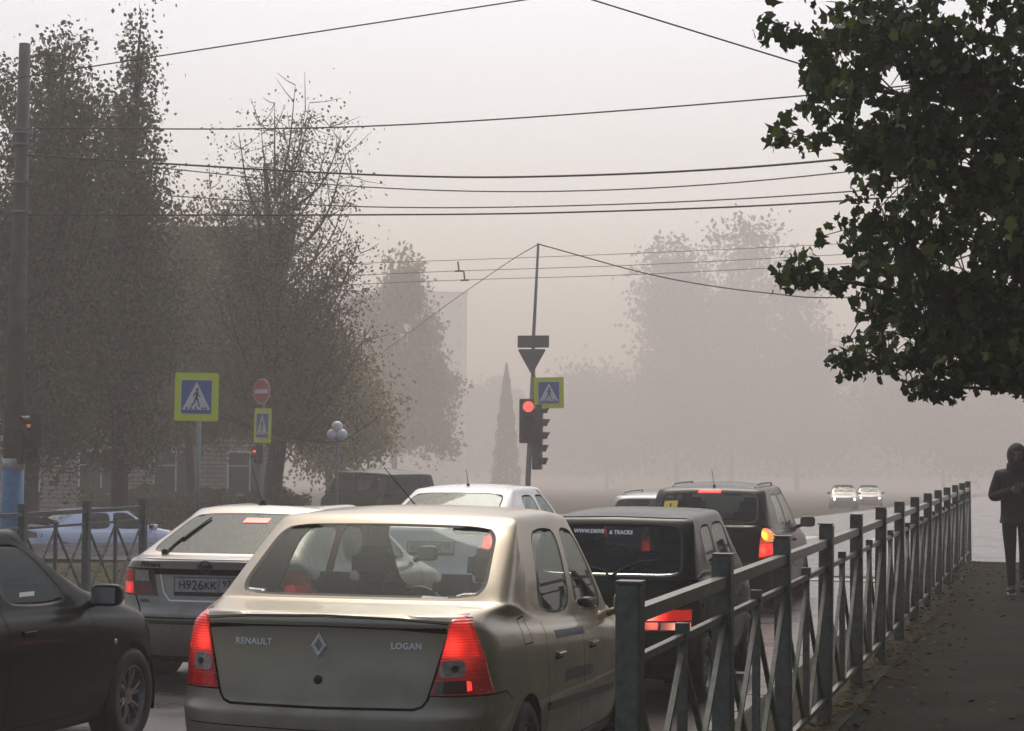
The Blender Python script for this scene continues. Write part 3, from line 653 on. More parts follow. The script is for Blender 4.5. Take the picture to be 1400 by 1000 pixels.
# --- near-black hatchback at the left edge
S3 = dict(W=.86, L=4.15, H=1.49, belt=(.97, .93), hood=(.86, 0), tail=(.98, 1.02), tail_y=(.05, .07, .08, .14),
          glass=((.22, 1.06, .62), (.62, 1.40, .56), (3.08, 1.045, .66), (2.18, 1.42, .55)), yb=[.60, 1.0, 1.72, 1.82, 2.76, 2.92], yt=[.85, 1.1, 1.74, 1.81, 2.24, 2.36],
          side=(.785, .60), wheels=(.80, 3.46), wr=.32, hatch=1, spokes=6)
car = make_car('hatchback', S3, 'near-black hatchback entering at the left edge, door mirror and front wheel showing', 'car', M['night'], (M['g_dark'], M['g_black'], M['g_mid']), (-6.80, 9.06, -.25), tilt=R(-.8), level=3)
seams(car, S3); handles(car, S3, .84, M['night']); mirror(car, S3, y=2.86, mat=M['night'])
front_lights(car, S3, .66)
b = bmesh.new(); p, d = pr(car, 3.16, .70, 'R'); lathe(b, [(.001, .012), (.016, .010), (.021, .004), (.021, -.004)], 18, 'X', p); obj('side_repeater', b, M['clear_lens'], car.root, True)
patch(car, 'corner_lamp', [(3.72, .80), (3.86, .74), (3.93, .66), (3.86, .64), (3.76, .70)], 'R', M['clear_lens'], .008, .03)
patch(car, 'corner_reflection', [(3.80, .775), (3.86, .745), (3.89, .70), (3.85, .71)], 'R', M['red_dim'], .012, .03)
patch(car, 'door_sticker', [(2.05, 1.045), (2.23, 1.045), (2.25, 1.07), (2.07, 1.07)], 'R', M['sticker'], .001)

# --- small dark green car in front of the sedan
S4 = dict(W=.715, L=3.25, H=1.475, belt=(.97, .95), hood=(.86, 0), tail=(.89, .936), tail_y=(.03, .045, .05, .065), wt=.985,
          glass=((.075, .947, .60), (.36, 1.385, .545), (2.55, 1.02, .58), (1.95, 1.41, .50)), yb=[.48, .72, 1.22, 1.30, 2.15, 2.38], yt=[.60, .82, 1.24, 1.31, 1.85, 1.98],
          side=(.665, .565), wheels=(.52, 2.70), wr=.26, hatch=1, bulge=.008, crown=.012)
car = make_car('small_hatchback', S4, 'small dark green hatchback with white lettering on its rear window, ahead of the beige sedan', 'car', M['green'], (M['g_dark'], M['g_side'], M['g_clear']), (-3.36, 15.25, -.262), level=3)
for s in (-1, 1):
    t = patch(car, 'tail_light', [(s*.64, .735), (s*.645, .565), (s*.20, .565), (s*.20, .735)], 'rear', M['red_off'], .010, .05)
    patch(car, 'brake_lens', [(s*.63, .725), (s*.635, .645), (s*.21, .645), (s*.21, .725)], 'rear', lens_glow('small_brake_lens', (s*.30, .04, .69), .22, 2.6, .35), .014, .04, parent=t)
    patch(car, 'reversing_lens', [(s*.63, .632), (s*.632, .578), (s*.42, .578), (s*.42, .632)], 'rear', lens_glow('small_pale_lens', (s*.6, .04, .6), .2, 1.2, .2, (1, .3, .2), (1, .8, .7)), .015, .04, parent=t)
    patch(car, 'indicator_lens', [(s*.40, .632), (s*.40, .578), (s*.21, .578), (s*.21, .632)], 'rear', lens_glow('small_lower_lens', (s*.36, .04, .62), .16, .8, .12), .015, .04, parent=t)
patch(car, 'bumper_cover', [(-.70, .53), (.70, .53), (.70, .32), (-.70, .32)], 'rear', M['plastic'], .02)
b = bmesh.new(); ribbon_bm(b, car, [(-.54, 1.418), (0, 1.430), (.54, 1.418)], 'rear', .022, .02); obj('roof_spoiler', b, M['green'], car.root)
lettering(car, 'window_lettering', 'WWW.DRIVE', .040, -.20, 1.290, 'rear', M['sticker'], .003, bold=.002)
lettering(car, 'window_lettering', '& TRACKS', .040, .055, 1.284, 'rear', M['sticker'], .003, bold=.002)
wiper(car, [(.02, .965), (-.04, 1.02), (-.14, 1.04), (-.28, 1.0)], 'rear', w=.015)
wiper(car, [(.03, .97), (.12, 1.04), (.24, 1.085), (.36, 1.10)], 'rear', w=.015)
seams(car, S4); handles(car, S4, .80); mirror(car, S4, sides=(-1,)); front_lights(car, S4, .66, x=.5)

# --- black hatchback with the yellow learner sticker
S5 = dict(W=.86, L=4.05, H=1.59, belt=(1.00, .96), hood=(.84, 0), tail=(.99, 1.03), tail_y=(.04, .05, .06, .09), wt=.97,
          glass=((.16, 1.05, .67), (.52, 1.47, .62), (3.0, 1.04, .66), (2.25, 1.50, .58)), yb=[.62, 1.0, 1.75, 1.85, 2.75, 2.9], yt=[.80, 1.15, 1.75, 1.83, 2.25, 2.4],
          side=(.79, .625), wheels=(.78, 3.3), wr=.31, hatch=1)
car = make_car('compact_hatchback', S5, 'black hatchback with yellow exclamation sticker, glowing brake bar and flashing orange indicator', 'car', M['maroon'], (M['g_dark'], M['g_side'], M['g_clear']), (-4.22, 24.6, -.28), tilt=R(-.6), level=2)
for s in (-1, 1):
    t = patch(car, 'tail_light', [(s*.78, 1.02), (s*.845, .80), (s*.83, .64), (s*.66, .66), (s*.68, .90), (s*.72, 1.02)], 'rear', lens_glow('hatch_lamp', (s*.76, .08, .84), .28, .5, .03), .010, .05)
    patch(car, 'brake_lens', [(s*.81, .84), (s*.815, .70), (s*.67, .67), (s*.68, .82)], 'rear', lens_glow('hatch_brake_lens', (s*.75, .08, .76), .15, 1.5, .9), .016, .04, parent=t)
    patch(car, 'indicator_lens', [(s*x, z) for x, z in poly_arc([(.70, 1.03), (.78, 1.0), (.845, .90), (.84, .855), (.74, .86), (.69, .93)])], 'rear', lens_glow('flashing_amber_lens', (.765, .1, .95), .14, 9, 1.0, (1, .26, .02), (1, .62, .18)) if s > 0 else M['red_off'], .018, .03, parent=t)
patch(car, 'high_brake_light', [(-.14, 1.475), (.14, 1.475), (.14, 1.435), (-.14, 1.435)], 'rear', M['red_on'], .012)
patch(car, 'learner_sticker', [(-.55, 1.33), (-.38, 1.34), (-.38, 1.20), (-.55, 1.19)], 'rear', M['yellow'], .002)
lettering(car, 'sticker_mark', '!', .13, -.465, 1.215, 'rear', M['ink'], .004, bold=.003)
patch(car, 'bumper_strip', [(-.82, .60), (.82, .60), (.82, .50), (-.82, .50)], 'rear', M['plastic'], .010)
patch(car, 'fog_lamp', [(.55, .56), (.66, .56), (.66, .53), (.55, .53)], 'rear', M['red_on'], .016)
p, d = pr(car, 0, .76, 'rear'); plate_of(car, p.y-.012, .76, [('O 417 TP', -.06, .08, -.03), ('50', .19, .07, -.01)])
seams(car, S5); handles(car, S5, .84); mirror(car, S5); front_lights(car, S5, .70)
antenna(car, .03, .66, R(9), .22, R(180), base=.02); wiper(car, [(0, 1.07), (.12, 1.09), (.30, 1.10), (.42, 1.10)], 'rear', w=.02)
for s in (-1, 1):
    b = bmesh.new(); P = [pr(car, s*.52, y, 'top')[0]+Vector((0, 0, .035)) for y in (.85, 1.3, 1.8, 2.2)]; tube(b, [P[0]-Vector((0, .06, .035))]+P+[P[-1]-Vector((0, -.06, .035))], .012, 6); obj('roof_rail', b, M['galv'], car.root)

# --- white sedan ahead of the liftback
S6 = dict(q=.06, W=.87, L=4.45, H=1.56, belt=(.98, .93), hood=(.80, 0), tail=(1.04, 1.08), tail_y=(.05, .07, .05, .09),
          glass=((.42, 1.12, .64), (1.22, 1.475, .55), (3.35, 1.03, .66), (2.55, 1.49, .54)), yb=[.95, 1.32, 2.10, 2.19, 3.1, 3.25], yt=[1.40, 1.62, 2.16, 2.23, 2.60, 2.7],
          side=(.79, .575), wheels=(.93, 3.60), wr=.31, bulge=.03)
car = make_car('white_sedan', S6, 'white sedan of which the roof and rear window show over the beige car', 'car', M['white'], (M['g_dark'], M['g_mid'], M['g_clear']), (-6.72, 21.5, -.27), tilt=R(-.6), level=3)
for s in (-1, 1):
    t = patch(car, 'tail_light', [(s*.70, 1.02), (s*.835, .92), (s*.84, .76), (s*.56, .80), (s*.60, .98)], 'rear', M['red_on'], .012, .05)
    patch(car, 'brake_bulb', [(s*x, z) for x, z in poly_arc([(.68, .98), (.78, .93), (.76, .86), (.65, .88)])], 'rear', M['red_hot'], .018, .03, parent=t)
p, d = pr(car, 0, .86, 'rear'); plate_of(car, p.y-.012, .86, [('K 305 MA', -.06, .08, -.03), ('33', .19, .07, -.01)])
seams(car, S6); handles(car, S6, .82, M['white']); mirror(car, S6, mat=M['white']); front_lights(car, S6, .70)
antenna(car, .02, 1.44, R(7), .19, R(185), base=.022)

# --- grey-blue estate with roof rails
S7 = dict(W=.86, L=4.5, H=1.44, belt=(.93, .90), hood=(.76, 0), tail=(.94, .97), tail_y=(.05, .07, .08, .12),
          glass=((.20, 1.0, .64), (.55, 1.36, .57), (3.3, .98, .64), (2.5, 1.38, .55)), yb=[.62, .9, 1.9, 2.0, 3.0, 3.15], yt=[.80, 1.05, 1.9, 1.98, 2.5, 2.62],
          side=(.765, .60), wheels=(.95, 3.6), wr=.30, hatch=1)
car = make_car('estate_car', S7, 'blue-grey estate with roof rails, between the white sedan and the black hatchback', 'car', M['grey'], (M['g_dark'], M['g_mid'], M['g_clear']), (-6.55, 32.6, -.46), level=2)
for s in (-1, 1):
    b = bmesh.new(); P = [pr(car, s*.52, y, 'top')[0]+Vector((0, 0, .04)) for y in (.9, 1.4, 2.0, 2.4)]; tube(b, [P[0]-Vector((0, .06, .04))]+P+[P[-1]-Vector((0, -.06, .04))], .014, 6); obj('roof_rail', b, M['galv'], car.root)
    patch(car, 'tail_light', [(s*.76, .98), (s*.83, .90), (s*.84, .72), (s*.64, .72), (s*.66, .96)], 'rear', M['red_on'], .012, .05)
seams(car, S7); mirror(car, S7)

# --- pale blue sedan beyond the left fence
S8 = dict(S6, H=1.42, belt=(.90, .87), glass=((.62, 1.0, .60), (1.28, 1.34, .53), (3.3, .96, .64), (2.5, 1.35, .52)), tail=(.96, .99), hood=(.76, 0))
p8 = at(140, 722, 44)
car = make_car('pale_blue_sedan', S8, 'pale blue sedan parked beyond the railing on the far side of the road', 'car', M['blue'], (M['g_dark'], M['g_dark'], M['g_dark']), (p8.x-1.5, p8.y-1.6, p8.z-.93), rz=R(-38), level=2)
for s in (-1, 1): patch(car, 'tail_light', [(s*.70, .92), (s*.835, .88), (s*.84, .76), (s*.60, .76), (s*.60, .92)], 'rear', M['red_off'], .012, .05)
seams(car, S8); mirror(car, S8, mat=M['blue']); front_lights(car, S8, .66)

# --- dark van across the junction
S9 = dict(W=.95, L=4.9, H=1.95, belt=(1.12, 1.08), hood=(1.0, 0), tail=(1.08, 1.12), tail_y=(.04, .05, .06, .08),
          glass=((.10, 1.16, .74), (.28, 1.76, .70), (4.35, 1.16, .74), (3.65, 1.78, .66)), yb=[.35, .7, 2.1, 2.3, 3.7, 4.0], yt=[.45, .8, 2.1, 2.3, 3.45, 3.7],
          side=(.88, .78), wheels=(.95, 3.9), wr=.34, hatch=1)
p9 = at(522, 652, 60)
car = make_car('van', S9, 'dark green van with pale side windows crossing behind the beige sedan, under the trees', 'van', M['green'], (M['g_dark'], M['g_dark'], M['g_mid']), (p9.x+1.6, p9.y-1.6, road_z(58)-.05), rz=R(47), level=2)
front_lights(car, S9, .80); mirror(car, S9)
for (u0, u1) in ((1.0, 1.3), (2.95, 3.25)): patch(car, 'white_window_patch', [(u0, 1.60), (u1, 1.60), (u1-.05, 1.30), (u0+.05, 1.30)], 'R', M['sticker'], .004)  # white patches paint the pale brightness of the van's side windows

# --- oncoming cars in the haze
S10 = dict(S6, H=1.50)
for i, (px, Y, mt, hm, lab) in enumerate(((1142, 128, 'silver', 'head_w', 'silver car facing us with cold white headlights, faint beyond the railing'), (1178, 142, 'silver', 'head_y', 'faint silver car facing us with a warm yellow headlight'))):
    q = at(px, 650, Y)
    S = S10 if True else dict(S10, H=1.9, belt=(1.1, 1.06), glass=((.2, 1.14, .64), (.5, 1.72, .60), (3.9, 1.16, .7), (3.2, 1.74, .62)), yb=[.6, 1.0, 2.0, 2.1, 3.3, 3.6], yt=[.8, 1.1, 2.0, 2.08, 3.05, 3.25], side=(.80, .68), tail=(1.08, 1.12), hood=(.95, 0)) if i == 0 else S10
    car = make_car('oncoming_car', S, lab, 'car', M[mt], (M['g_mid'], M['g_mid'], M['g_mid']), (q.x, Y+4.0, road_z(Y)), rz=math.pi+R(8), level=2, group='oncoming cars with headlights in the fog')
    front_lights(car, S, .68, M[hm], x=.62, w=.14, h=.07); mirror(car, S, sides=(1, -1))

# ------------------------------------------------------------------ ground, road, pavement
def sheet(name, xs, ys, zf, mat, kind='structure', label=None, cat=None):
    v = [(x, y, zf(x, y)) for y in ys for x in xs]; n = len(xs)
    f = [(j*n+i, j*n+i+1, (j+1)*n+i+1, (j+1)*n+i) for j in range(len(ys)-1) for i in range(n-1)]
    me = bpy.data.meshes.new(name); me.from_pydata(v, [], f); o = link(name, me, mat, None, True); o['kind'] = kind
    if label: tag(o, label, cat)
    return o
def sm(a, b, x):
    t = min(1, max(0, (x-a)/(b-a))); return t*t*(3-2*t)
lin = lambda a, b, n: [a+(b-a)*i/(n-1) for i in range(n)]
ysall = lin(-20, 40, 31)+lin(45, 200, 32)+lin(220, 620, 11)
def ground_z(x, y):
    z = road_z(y)-.03
    if x < -12.0: z += .10*sm(-12, -13, x)-.25*sm(-13, -22, x)*sm(20, 40, y)
    return z
sheet('ground', lin(-500, -30, 16)+lin(-25, -13.0, 9)+[-12.05]+lin(-11.9, 0, 8)+lin(3, 400, 16), ysall, ground_z, M['grass'])
sheet('road', lin(-11.75, -2.25, 9), ysall, lambda x, y: road_z(y)+.0+.02*math.sin((x+11.75)/9.5*math.pi), M['asphalt'])
sheet('cross_street', lin(-120, 120, 41), lin(34.5, 62, 20), lambda x, y: road_z(y)+.028, M['asphalt'])
sheet('forecourt', lin(-2.3, 45, 9), lin(61, 150, 20), lambda x, y: road_z(y)+.012, M['asphalt'])
# pavement block, verge and kerb on the right
bm = bmesh.new(); bx(bm, (1.9, 6.6, -.30), (6.4, 51.2, .60)); o = obj('pavement', bm, M['walk']); o['kind'] = 'structure'
sheet('verge', [-2.10, -1.9, -1.6, -1.303], lin(-18, 32.2, 60), lambda x, y: -.115-.0*y+.115*sm(-2.1, -1.3, x)+.012*math.sin(y*5+x*9) if x > -2.05 else -.115, M['soil'])
b = bmesh.new()
for k in range(50): bx(b, (-2.18, -17+k*1.0+.5, -.33), (.16, .988, .44), None, .012)
o = obj('kerb', b, M['kerb']); o['kind'] = 'structure'
b = bmesh.new()
for k in range(50):
    y = -17+k*1.0+.5; bx(b, (-11.85, y, road_z(y)-.05), (.16, .985, .34), None, .012)
o = obj('kerb', b, M['kerb']); o['kind'] = 'structure'
# pavement ends in a kerb line at the crossing
b = bmesh.new(); bx(b, (1.85, 32.28, -.28), (6.6, .16, .57), None, .012); o = obj('kerb', b, M['kerb']); o['kind'] = 'structure'
# painted marks: lane line, stop line and zebra
b = bmesh.new()
def mark(x0, x1, y0, y1, dz=.026):
    vs = [b.verts.new((x, y, road_z(y)+dz+.02)) for x, y in ((x0, y0), (x1, y0), (x1, y1), (x0, y1))]; b.faces.new(vs)
for k in range(12): mark(-5.30, -5.18, -6+k*3.2, -6+k*3.2+1.8, .004)
for k in range(12): mark(-8.6, -8.48, -6+k*3.2, -6+k*3.2+1.8, .004)
for k in range(9): mark(-11.4+k*1.02, -10.9+k*1.02, 56.5, 60.5, .014)
mark(-11.5, -2.4, 33.0, 33.4, .004)
o = obj('road_markings', b, M['paintline']); o['kind'] = 'structure'

# fallen leaves
def leaf_mesh(name, pts, size, nrm=None, shape='quad', mat=None, parent=None, flat=False, jit=.35):
    """one small folded face set per leaf, all in one mesh (vectorised)"""
    pts = np.asarray(pts, float); n = len(pts)
    if shape == 'quad': base = np.array([(-.5, 0, 0), (0, -.33, .0), (.5, 0, .05), (0, .33, .0)]); faces = [(0, 1, 2, 3)]
    else: base = np.array([(-.5, 0, .06), (-.34, -.32, -.10), (-.05, -.27, .0), (.06, -.44, -.08), (.28, -.15, .06), (.72, .0, -.16), (.28, .15, .06), (.06, .44, -.08), (-.05, .27, .0), (-.34, .32, -.10)]); faces = [(0, 1, 2, 3, 4, 5, 6, 7, 8, 9)]
    k = len(base)
    a = nrs.uniform(0, 2*np.pi, n); 
    if flat: zt = np.stack([nrs.normal(0, .22, n), nrs.normal(0, .22, n), np.ones(n)], 1)
    elif shape == 'lobed': zt = nrs.normal(0, 1, (n, 3)); zt[:, 2] = zt[:, 2]*.45+.12
    else: zt = nrs.normal(0, 1, (n, 3)); zt[:, 2] = zt[:, 2]*.7+.25
    zt /= np.linalg.norm(zt, axis=1)[:, None]
    ref = np.tile([0.0, 0.0, 1.0], (n, 1)); ref[np.abs(zt[:, 2]) > .9] = [1, 0, 0]
    x = np.cross(ref, zt); x /= np.linalg.norm(x, axis=1)[:, None]; y = np.cross(zt, x)
    xa = x*np.cos(a)[:, None]+y*np.sin(a)[:, None]; ya = np.cross(zt, xa)
    s = size*nrs.uniform(1-jit, 1+jit, n)
    V = pts[:, None, :]+(xa[:, None, :]*base[None, :, 0:1]+ya[:, None, :]*base[None, :, 1:2]+zt[:, None, :]*base[None, :, 2:3])*s[:, None, None]
    me = bpy.data.meshes.new(name); me.vertices.add(n*k); me.vertices.foreach_set('co', V.reshape(-1))
    nf = len(faces); li = (np.arange(n)[:, None]*k+np.array(faces[0])[None, :]).reshape(-1)
    me.loops.add(n*k); me.loops.foreach_set('vertex_index', li.astype(np.int32)); me.polygons.add(n)
    me.polygons.foreach_set('loop_start', (np.arange(n)*k).astype(np.int32)); me.update(calc_edges=True); me.validate()
    return link(name, me, mat, parent)
P = []
for _ in range(2600):
    y = rnd.uniform(3, 32) ; q = rnd.random()
    x = -1.50+abs(rnd.gauss(0, .28)) if q < .70 else (rnd.uniform(-2.1, -1.4) if q < .8 else rnd.uniform(-1.4, 1.6))
    P.append((x, y, .008 if x > -1.3 else -.10+.115*sm(-2.1, -1.3, x)+.01))
o = leaf_mesh('fallen_leaves', P, .055, mat=M['litter'], flat=True, jit=.6); tag(o, 'fallen autumn leaves littering the pavement along the railing', 'leaves', kind='stuff')
P = [(rnd.uniform(-16, -11.95), rnd.uniform(15, 34), 0) for _ in range(2500)]; P = [(x, y, ground_z(x, y)+.015) for x, y, _ in P]
o = leaf_mesh('fallen_leaves', P, .06, mat=M['litter'], flat=True); tag(o, 'fallen leaves on the verge by the far railing', 'leaves', kind='stuff')

# ------------------------------------------------------------------ railings
def sqbar(bm, a, b, w, h=None):
    a, b = Vector(a), Vector(b); d = b-a; L_ = d.length; t = d.normalized(); side = Vector((1, 0, 0)) if abs(t.x) < .9 else Vector((0, 1, 0))
    side = (side-t*side.dot(t)).normalized(); up = t.cross(side); h = h or w
    rot = Matrix((side, t, up)).transposed(); bx(bm, (a+b)/2, (w, L_, h), rot)
def railing(name, label, x, y0, s, n, mat, hp=1.19, z=0, pw=.10, zf=None, dark=None):
    r = empty(name, (x, y0, z)); tag(r, label, 'fence')
    for k in range(n):
        zz = (zf(y0+k*s)-z) if zf else 0
        bm = bmesh.new(); rot = Matrix.Rotation(rnd.gauss(0, .008), 3, 'Y') @ Matrix.Rotation(rnd.gauss(0, .02), 3, 'Z')
        bx(bm, (0, k*s, zz+hp/2-.08), (pw, pw, hp+.16), rot, .006); bx(bm, (0, k*s, zz+hp+.004), (pw*1.04, pw*1.04, .008)); obj('post', bm, mat, r)
        if k == n-1: break
        z2 = (zf(y0+(k+1)*s)-z) if zf else 0; ya, yb_ = k*s+pw/2, (k+1)*s-pw/2; ym = (ya+yb_)/2; zm = (zz+z2)/2
        for nm, zr_, w, h in (('top_rail', hp-.115, .05, .05), ('upper_rail', hp-.27, .028, .028), ('bottom_rail', .13, .03, .03)):
            bm = bmesh.new(); sqbar(bm, (0, ya, zz+zr_), (0, yb_, z2+zr_), w, h); obj(nm, bm, mat, r)
        bm = bmesh.new(); bx(bm, (0, ym, zm+hp*.5-.06), (.036, .036, hp-.27-.10)); bx(bm, (0, ym, zm+hp-.24), (.05, .05, .05)); obj('thin_post', bm, mat, r)
        bm = bmesh.new(); zt_, zb_ = hp-.29, .145
        for a, b2, off in ((ya, ym-.018, .010), (ym+.018, yb_, .010)):
            sqbar(bm, (off, a, zz+zb_), (off, b2, z2+zt_), .022); sqbar(bm, (-off-.004, a, zz+zt_), (-off-.004, b2, z2+zb_), .022)
        obj('cross_brace', bm, mat, r)
    return r
railing('street_railing', 'grey-green steel railing with square posts running along the pavement edge', -1.432, 6.90-.0, 1.985, 14, M['fence'], 1.215, pw=.086)
pl = at(196, 682, 24.0)
gl = ground_z(-13, 24)
railing('far_railing', 'thin-braced steel railing along the far side of the road, behind the silver liftback', pl.x, 24-1.56*7, 1.56, 8, M['fencef'], pl.z-gl+.0, gl, .085)

# ------------------------------------------------------------------ signs, signals, poles, lamp
def rrect(w, h, r, n=5):
    out = []
    for cx, cz, a0 in ((w/2-r, h/2-r, 0), (-w/2+r, h/2-r, 90), (-w/2+r, -h/2+r, 180), (w/2-r, -h/2+r, 270)):
        for k in range(n+1): a = R(a0+90*k/n); out.append((cx+r*math.cos(a), cz+r*math.sin(a)))
    return out[::-1]
def stroke(p, q, w0, w1):
    (x0, z0), (x1, z1) = p, q; d = math.hypot(x1-x0, z1-z0); nx, nz = -(z1-z0)/d, (x1-x0)/d
    return [(x0+nx*w0, z0+nz*w0), (x0-nx*w0, z0-nz*w0), (x1-nx*w1, z1-nz*w1), (x1+nx*w1, z1+nz*w1)]
def crossing_sign(parent, loc, w, h, rz, tiltz=0):
    r = empty('crossing_sign', loc, rz); r.rotation_euler = (0, tiltz, rz); r.parent = parent; I = Matrix.Identity(4)
    b = bmesh.new(); flat_poly(b, rrect(w, h, .05*w), I, .012); obj('yellow_board', b, M['signy'], r)
    k = .70; bw, bh = w*k, h*k
    b = bmesh.new(); flat_poly(b, rrect(bw+.02*w, bh+.02*w, .05*bw), Matrix.Translation((0, -.004, 0)), .003); obj('white_border', b, M['signw'], r)
    b = bmesh.new(); flat_poly(b, rrect(bw-.01*w, bh-.01*w, .05*bw), Matrix.Translation((0, -.008, 0)), .003); obj('blue_field', b, M['signb'], r)
    b = bmesh.new(); flat_poly(b, [(0, bh*.45), (bw*.46, -bh*.38), (-bw*.46, -bh*.38)], Matrix.Translation((0, -.012, 0)), .003); obj('white_triangle', b, M['signw'], r)
    b = bmesh.new(); T = Matrix.Translation((0, -.016, 0)); X = lambda p: (p[0]*bw, p[1]*bh-.02*bh)
    flat_poly(b, [X((.025+.042*math.cos(-a), .235+.042*math.sin(-a))) for a in [k_*math.pi/6 for k_ in range(12)]], T, .002)
    for i, (p, q, a, c_) in enumerate((((.015, .18), (.005, -.02), .045, .035), ((.0, .165), (-.09, .08), .018, .016), ((-.09, .08), (-.08, .0), .016, .012), ((.03, .165), (.075, .06), .018, .016), ((.075, .06), (.14, .02), .015, .012),
                         ((-.005, .0), (-.06, -.14), .028, .024), ((-.06, -.14), (-.155, -.26), .024, .018), ((.01, -.0), (.065, -.12), .028, .024), ((.065, -.12), (.10, -.27), .022, .018), ((.095, -.265), (.145, -.27), .014, .012))):
        flat_poly(b, [X(z) for z in stroke(p, q, a, c_)], Matrix.Translation((0, -.016-.0006*i, 0)), .002)
    for x0 in (-.33, -.20, -.03, .20, .30):
        flat_poly(b, [X((x0-.02, -.345)), (X((x0+.06, -.345))), X((x0+.035-.0*x0, -.28)), X((x0+.0, -.28))][::-1], T, .002)
    obj('walking_figure', b, M['ink'], r)
    return r
def pole(parent, h, r0, mat=None, z0=-.3, r1=None, name='pole', lean=(0, 0)):
    b = bmesh.new(); tube(b, [(0, 0, z0), (lean[0]*h*.5, lean[1]*h*.5, h*.5), (lean[0]*h, lean[1]*h, h)], [r0, (r0+(r1 or r0))/2, r1 or r0], 14); return obj(name, b, mat or M['galv'], parent, True)
# big crossing sign
Y = 37.0; q = at(272, 543, Y); g = ground_z(q.x, Y); g0 = g
t = empty('crossing_signpost', (q.x, Y, g)); tag(t, 'large yellow-bordered pedestrian crossing sign on its grey post, nearest of the crossing signs', 'road sign')
pole(t, q.z-g-.45, .045); crossing_sign(t, (-.02, -.07, q.z-g), .86, .94, R(12), R(.7))
b = bmesh.new(); bx(b, (0, -.03, q.z-g-.25), (.14, .07, .04)); bx(b, (0, -.03, q.z-g+.2), (.14, .07, .04)); obj('clamp', b, M['galv'], t)
b = bmesh.new(); tube(b, [(0, 0, q.z-g-.5), (0, 0, q.z-g+.35)], .03, 10); obj('pole_top', b, M['galv'], t)
# no-entry with small crossing sign
Y = 50.0; q = at(360, 582, Y); g = ground_z(q.x, Y); q2 = at(359, 535.5, Y)
t = empty('no_entry_signpost', (q.x, Y, g)); tag(t, 'signpost with a round no-entry disc above a turned crossing sign', 'road sign')
pole(t, q2.z-g+.25, .035); crossing_sign(t, (0, -.06, q.z-g), .80, .90, R(-35), R(1.5))
r = empty('no_entry_disc', (q2.x-q.x, -.06, q2.z-g), R(-27)); r.parent = t
b = bmesh.new(); lathe(b, [(.001, -.006), (.31, -.006), (.33, 0), (.33, .008), (.001, .008)], 32, 'Y'); obj('red_disc', b, M['signr'], r)
b = bmesh.new(); lathe(b, [(.315, -.008), (.315, -.012), (.33, -.012), (.332, -.003)], 32, 'Y', (0, 0, 0), False); bx(b, (0, -.010, 0), (.50, .006, .11)); obj('white_bar', b, M['signw'], r)
# pedestrian signal beside it
q = at(349, 613, 49.0); g = ground_z(q.x, 49)
def visor(b, c, r, ln, rot):
    for k in range(12):
        a0, a1 = math.pi*(-.12+1.24*k/12), math.pi*(-.12+1.24*(k+1)/12)
        v = [rot @ Vector((math.cos(a)*rr, yy, math.sin(a)*rr))+Vector(c) for a, rr, yy in ((a0, r, 0), (a1, r, 0), (a1, r*.96, -ln*(.55+.45*math.sin(max(0, min(math.pi, a1))))), (a0, r*.96, -ln*(.55+.45*math.sin(max(0, min(math.pi, a0))))))]
        b.faces.new([b.verts.new(x) for x in v])
def signal_head(parent, loc, rz, n, lit, r=.10, name='signal_head', bw=None, litmat=None, boff=None):
    h = empty(name, loc, rz); h.parent = parent; pitch = r*2.75; bw = bw or r*3.0
    b = bmesh.new(); bx(b, (0, .10, 0), (bw, .18, pitch*n+.03), None, .02)
    for k in range(n):
        visor(b, (0, .01, (n-1)/2*pitch-k*pitch), r*1.12, r*1.7, Matrix.Identity(3))
    obj('housing', b, M['signal'], h)
    for k in range(n):
        z = (n-1)/2*pitch-k*pitch; b = bmesh.new(); lathe(b, [(.001, -.022), (r*.6, -.016), (r, 0), (r, .012)], 22, 'Y', (0, 0, z))
        obj('lens', b, (litmat or M['sig_red']) if k == lit else M['sig_off'], h, True)
    return h
t = empty('pedestrian_signal', (q.x, 49, g)); tag(t, 'small pedestrian signal glowing red, left of the no-entry signpost', 'traffic light')
signal_head(t, (0, -.05, q.z-g-.14), R(-50), 2, 0, .085); pole(t, q.z-g+.1, .04).location = (.12, .12, 0)
# central signal mast
Y = 55.0; qb = at(722, 655, Y); qt = at(736, 333, Y); qs = at(729, 470, Y); g = road_z(55)
t = empty('signal_mast', (qb.x, Y, g)); tag(t, 'tall leaning mast at the junction with a red traffic light and a crossing sign', 'traffic light')
zt_ = qt.z-g; L0 = at(729, 515, Y)
b = bmesh.new(); tube(b, [(0, 0, -.3), (0, 0, qb.z-g), (L0.x-qb.x, 0, L0.z-g)], .075, 14); obj('lower_mast', b, M['galv'], t, True)
b = bmesh.new(); tube(b, [(L0.x-qb.x, 0, L0.z-g-.1), (qs.x-qb.x, 0, qs.z-g), (qt.x-qb.x, 0, zt_)], [.06, .05, .035], 12); obj('upper_mast', b, M['galv'], t, True)
c1 = at(730, 467.5, Y); b = bmesh.new(); flat_poly(b, rrect(.90, .34, .02), Matrix.Translation((c1.x-qb.x, -.08, c1.z-g)), .012); obj('plate_back', b, M['signback'], t)
c1 = at(728, 492, Y); b = bmesh.new(); w_ = .39; T = Matrix.Translation((c1.x-qb.x, -.08, c1.z-g))
flat_poly(b, [(w_*.97, .29), (w_, .25), (.03, -.38), (-.03, -.38), (-w_, .25), (-w_*.97, .29)][::1], T, .012); obj('give_way_back', b, M['signback'], t)
c1 = at(751.5, 537.5, Y); crossing_sign(t, (c1.x-qb.x, -.09, c1.z-g), .83, .86, R(14), R(-1.0)); b = bmesh.new(); tube(b, [(c1.x-qb.x-.35, -.06, c1.z-g+.2), (c1.x-qb.x, -.06, c1.z-g+.2)], .02, 6); obj('bracket', b, M['galv'], t)
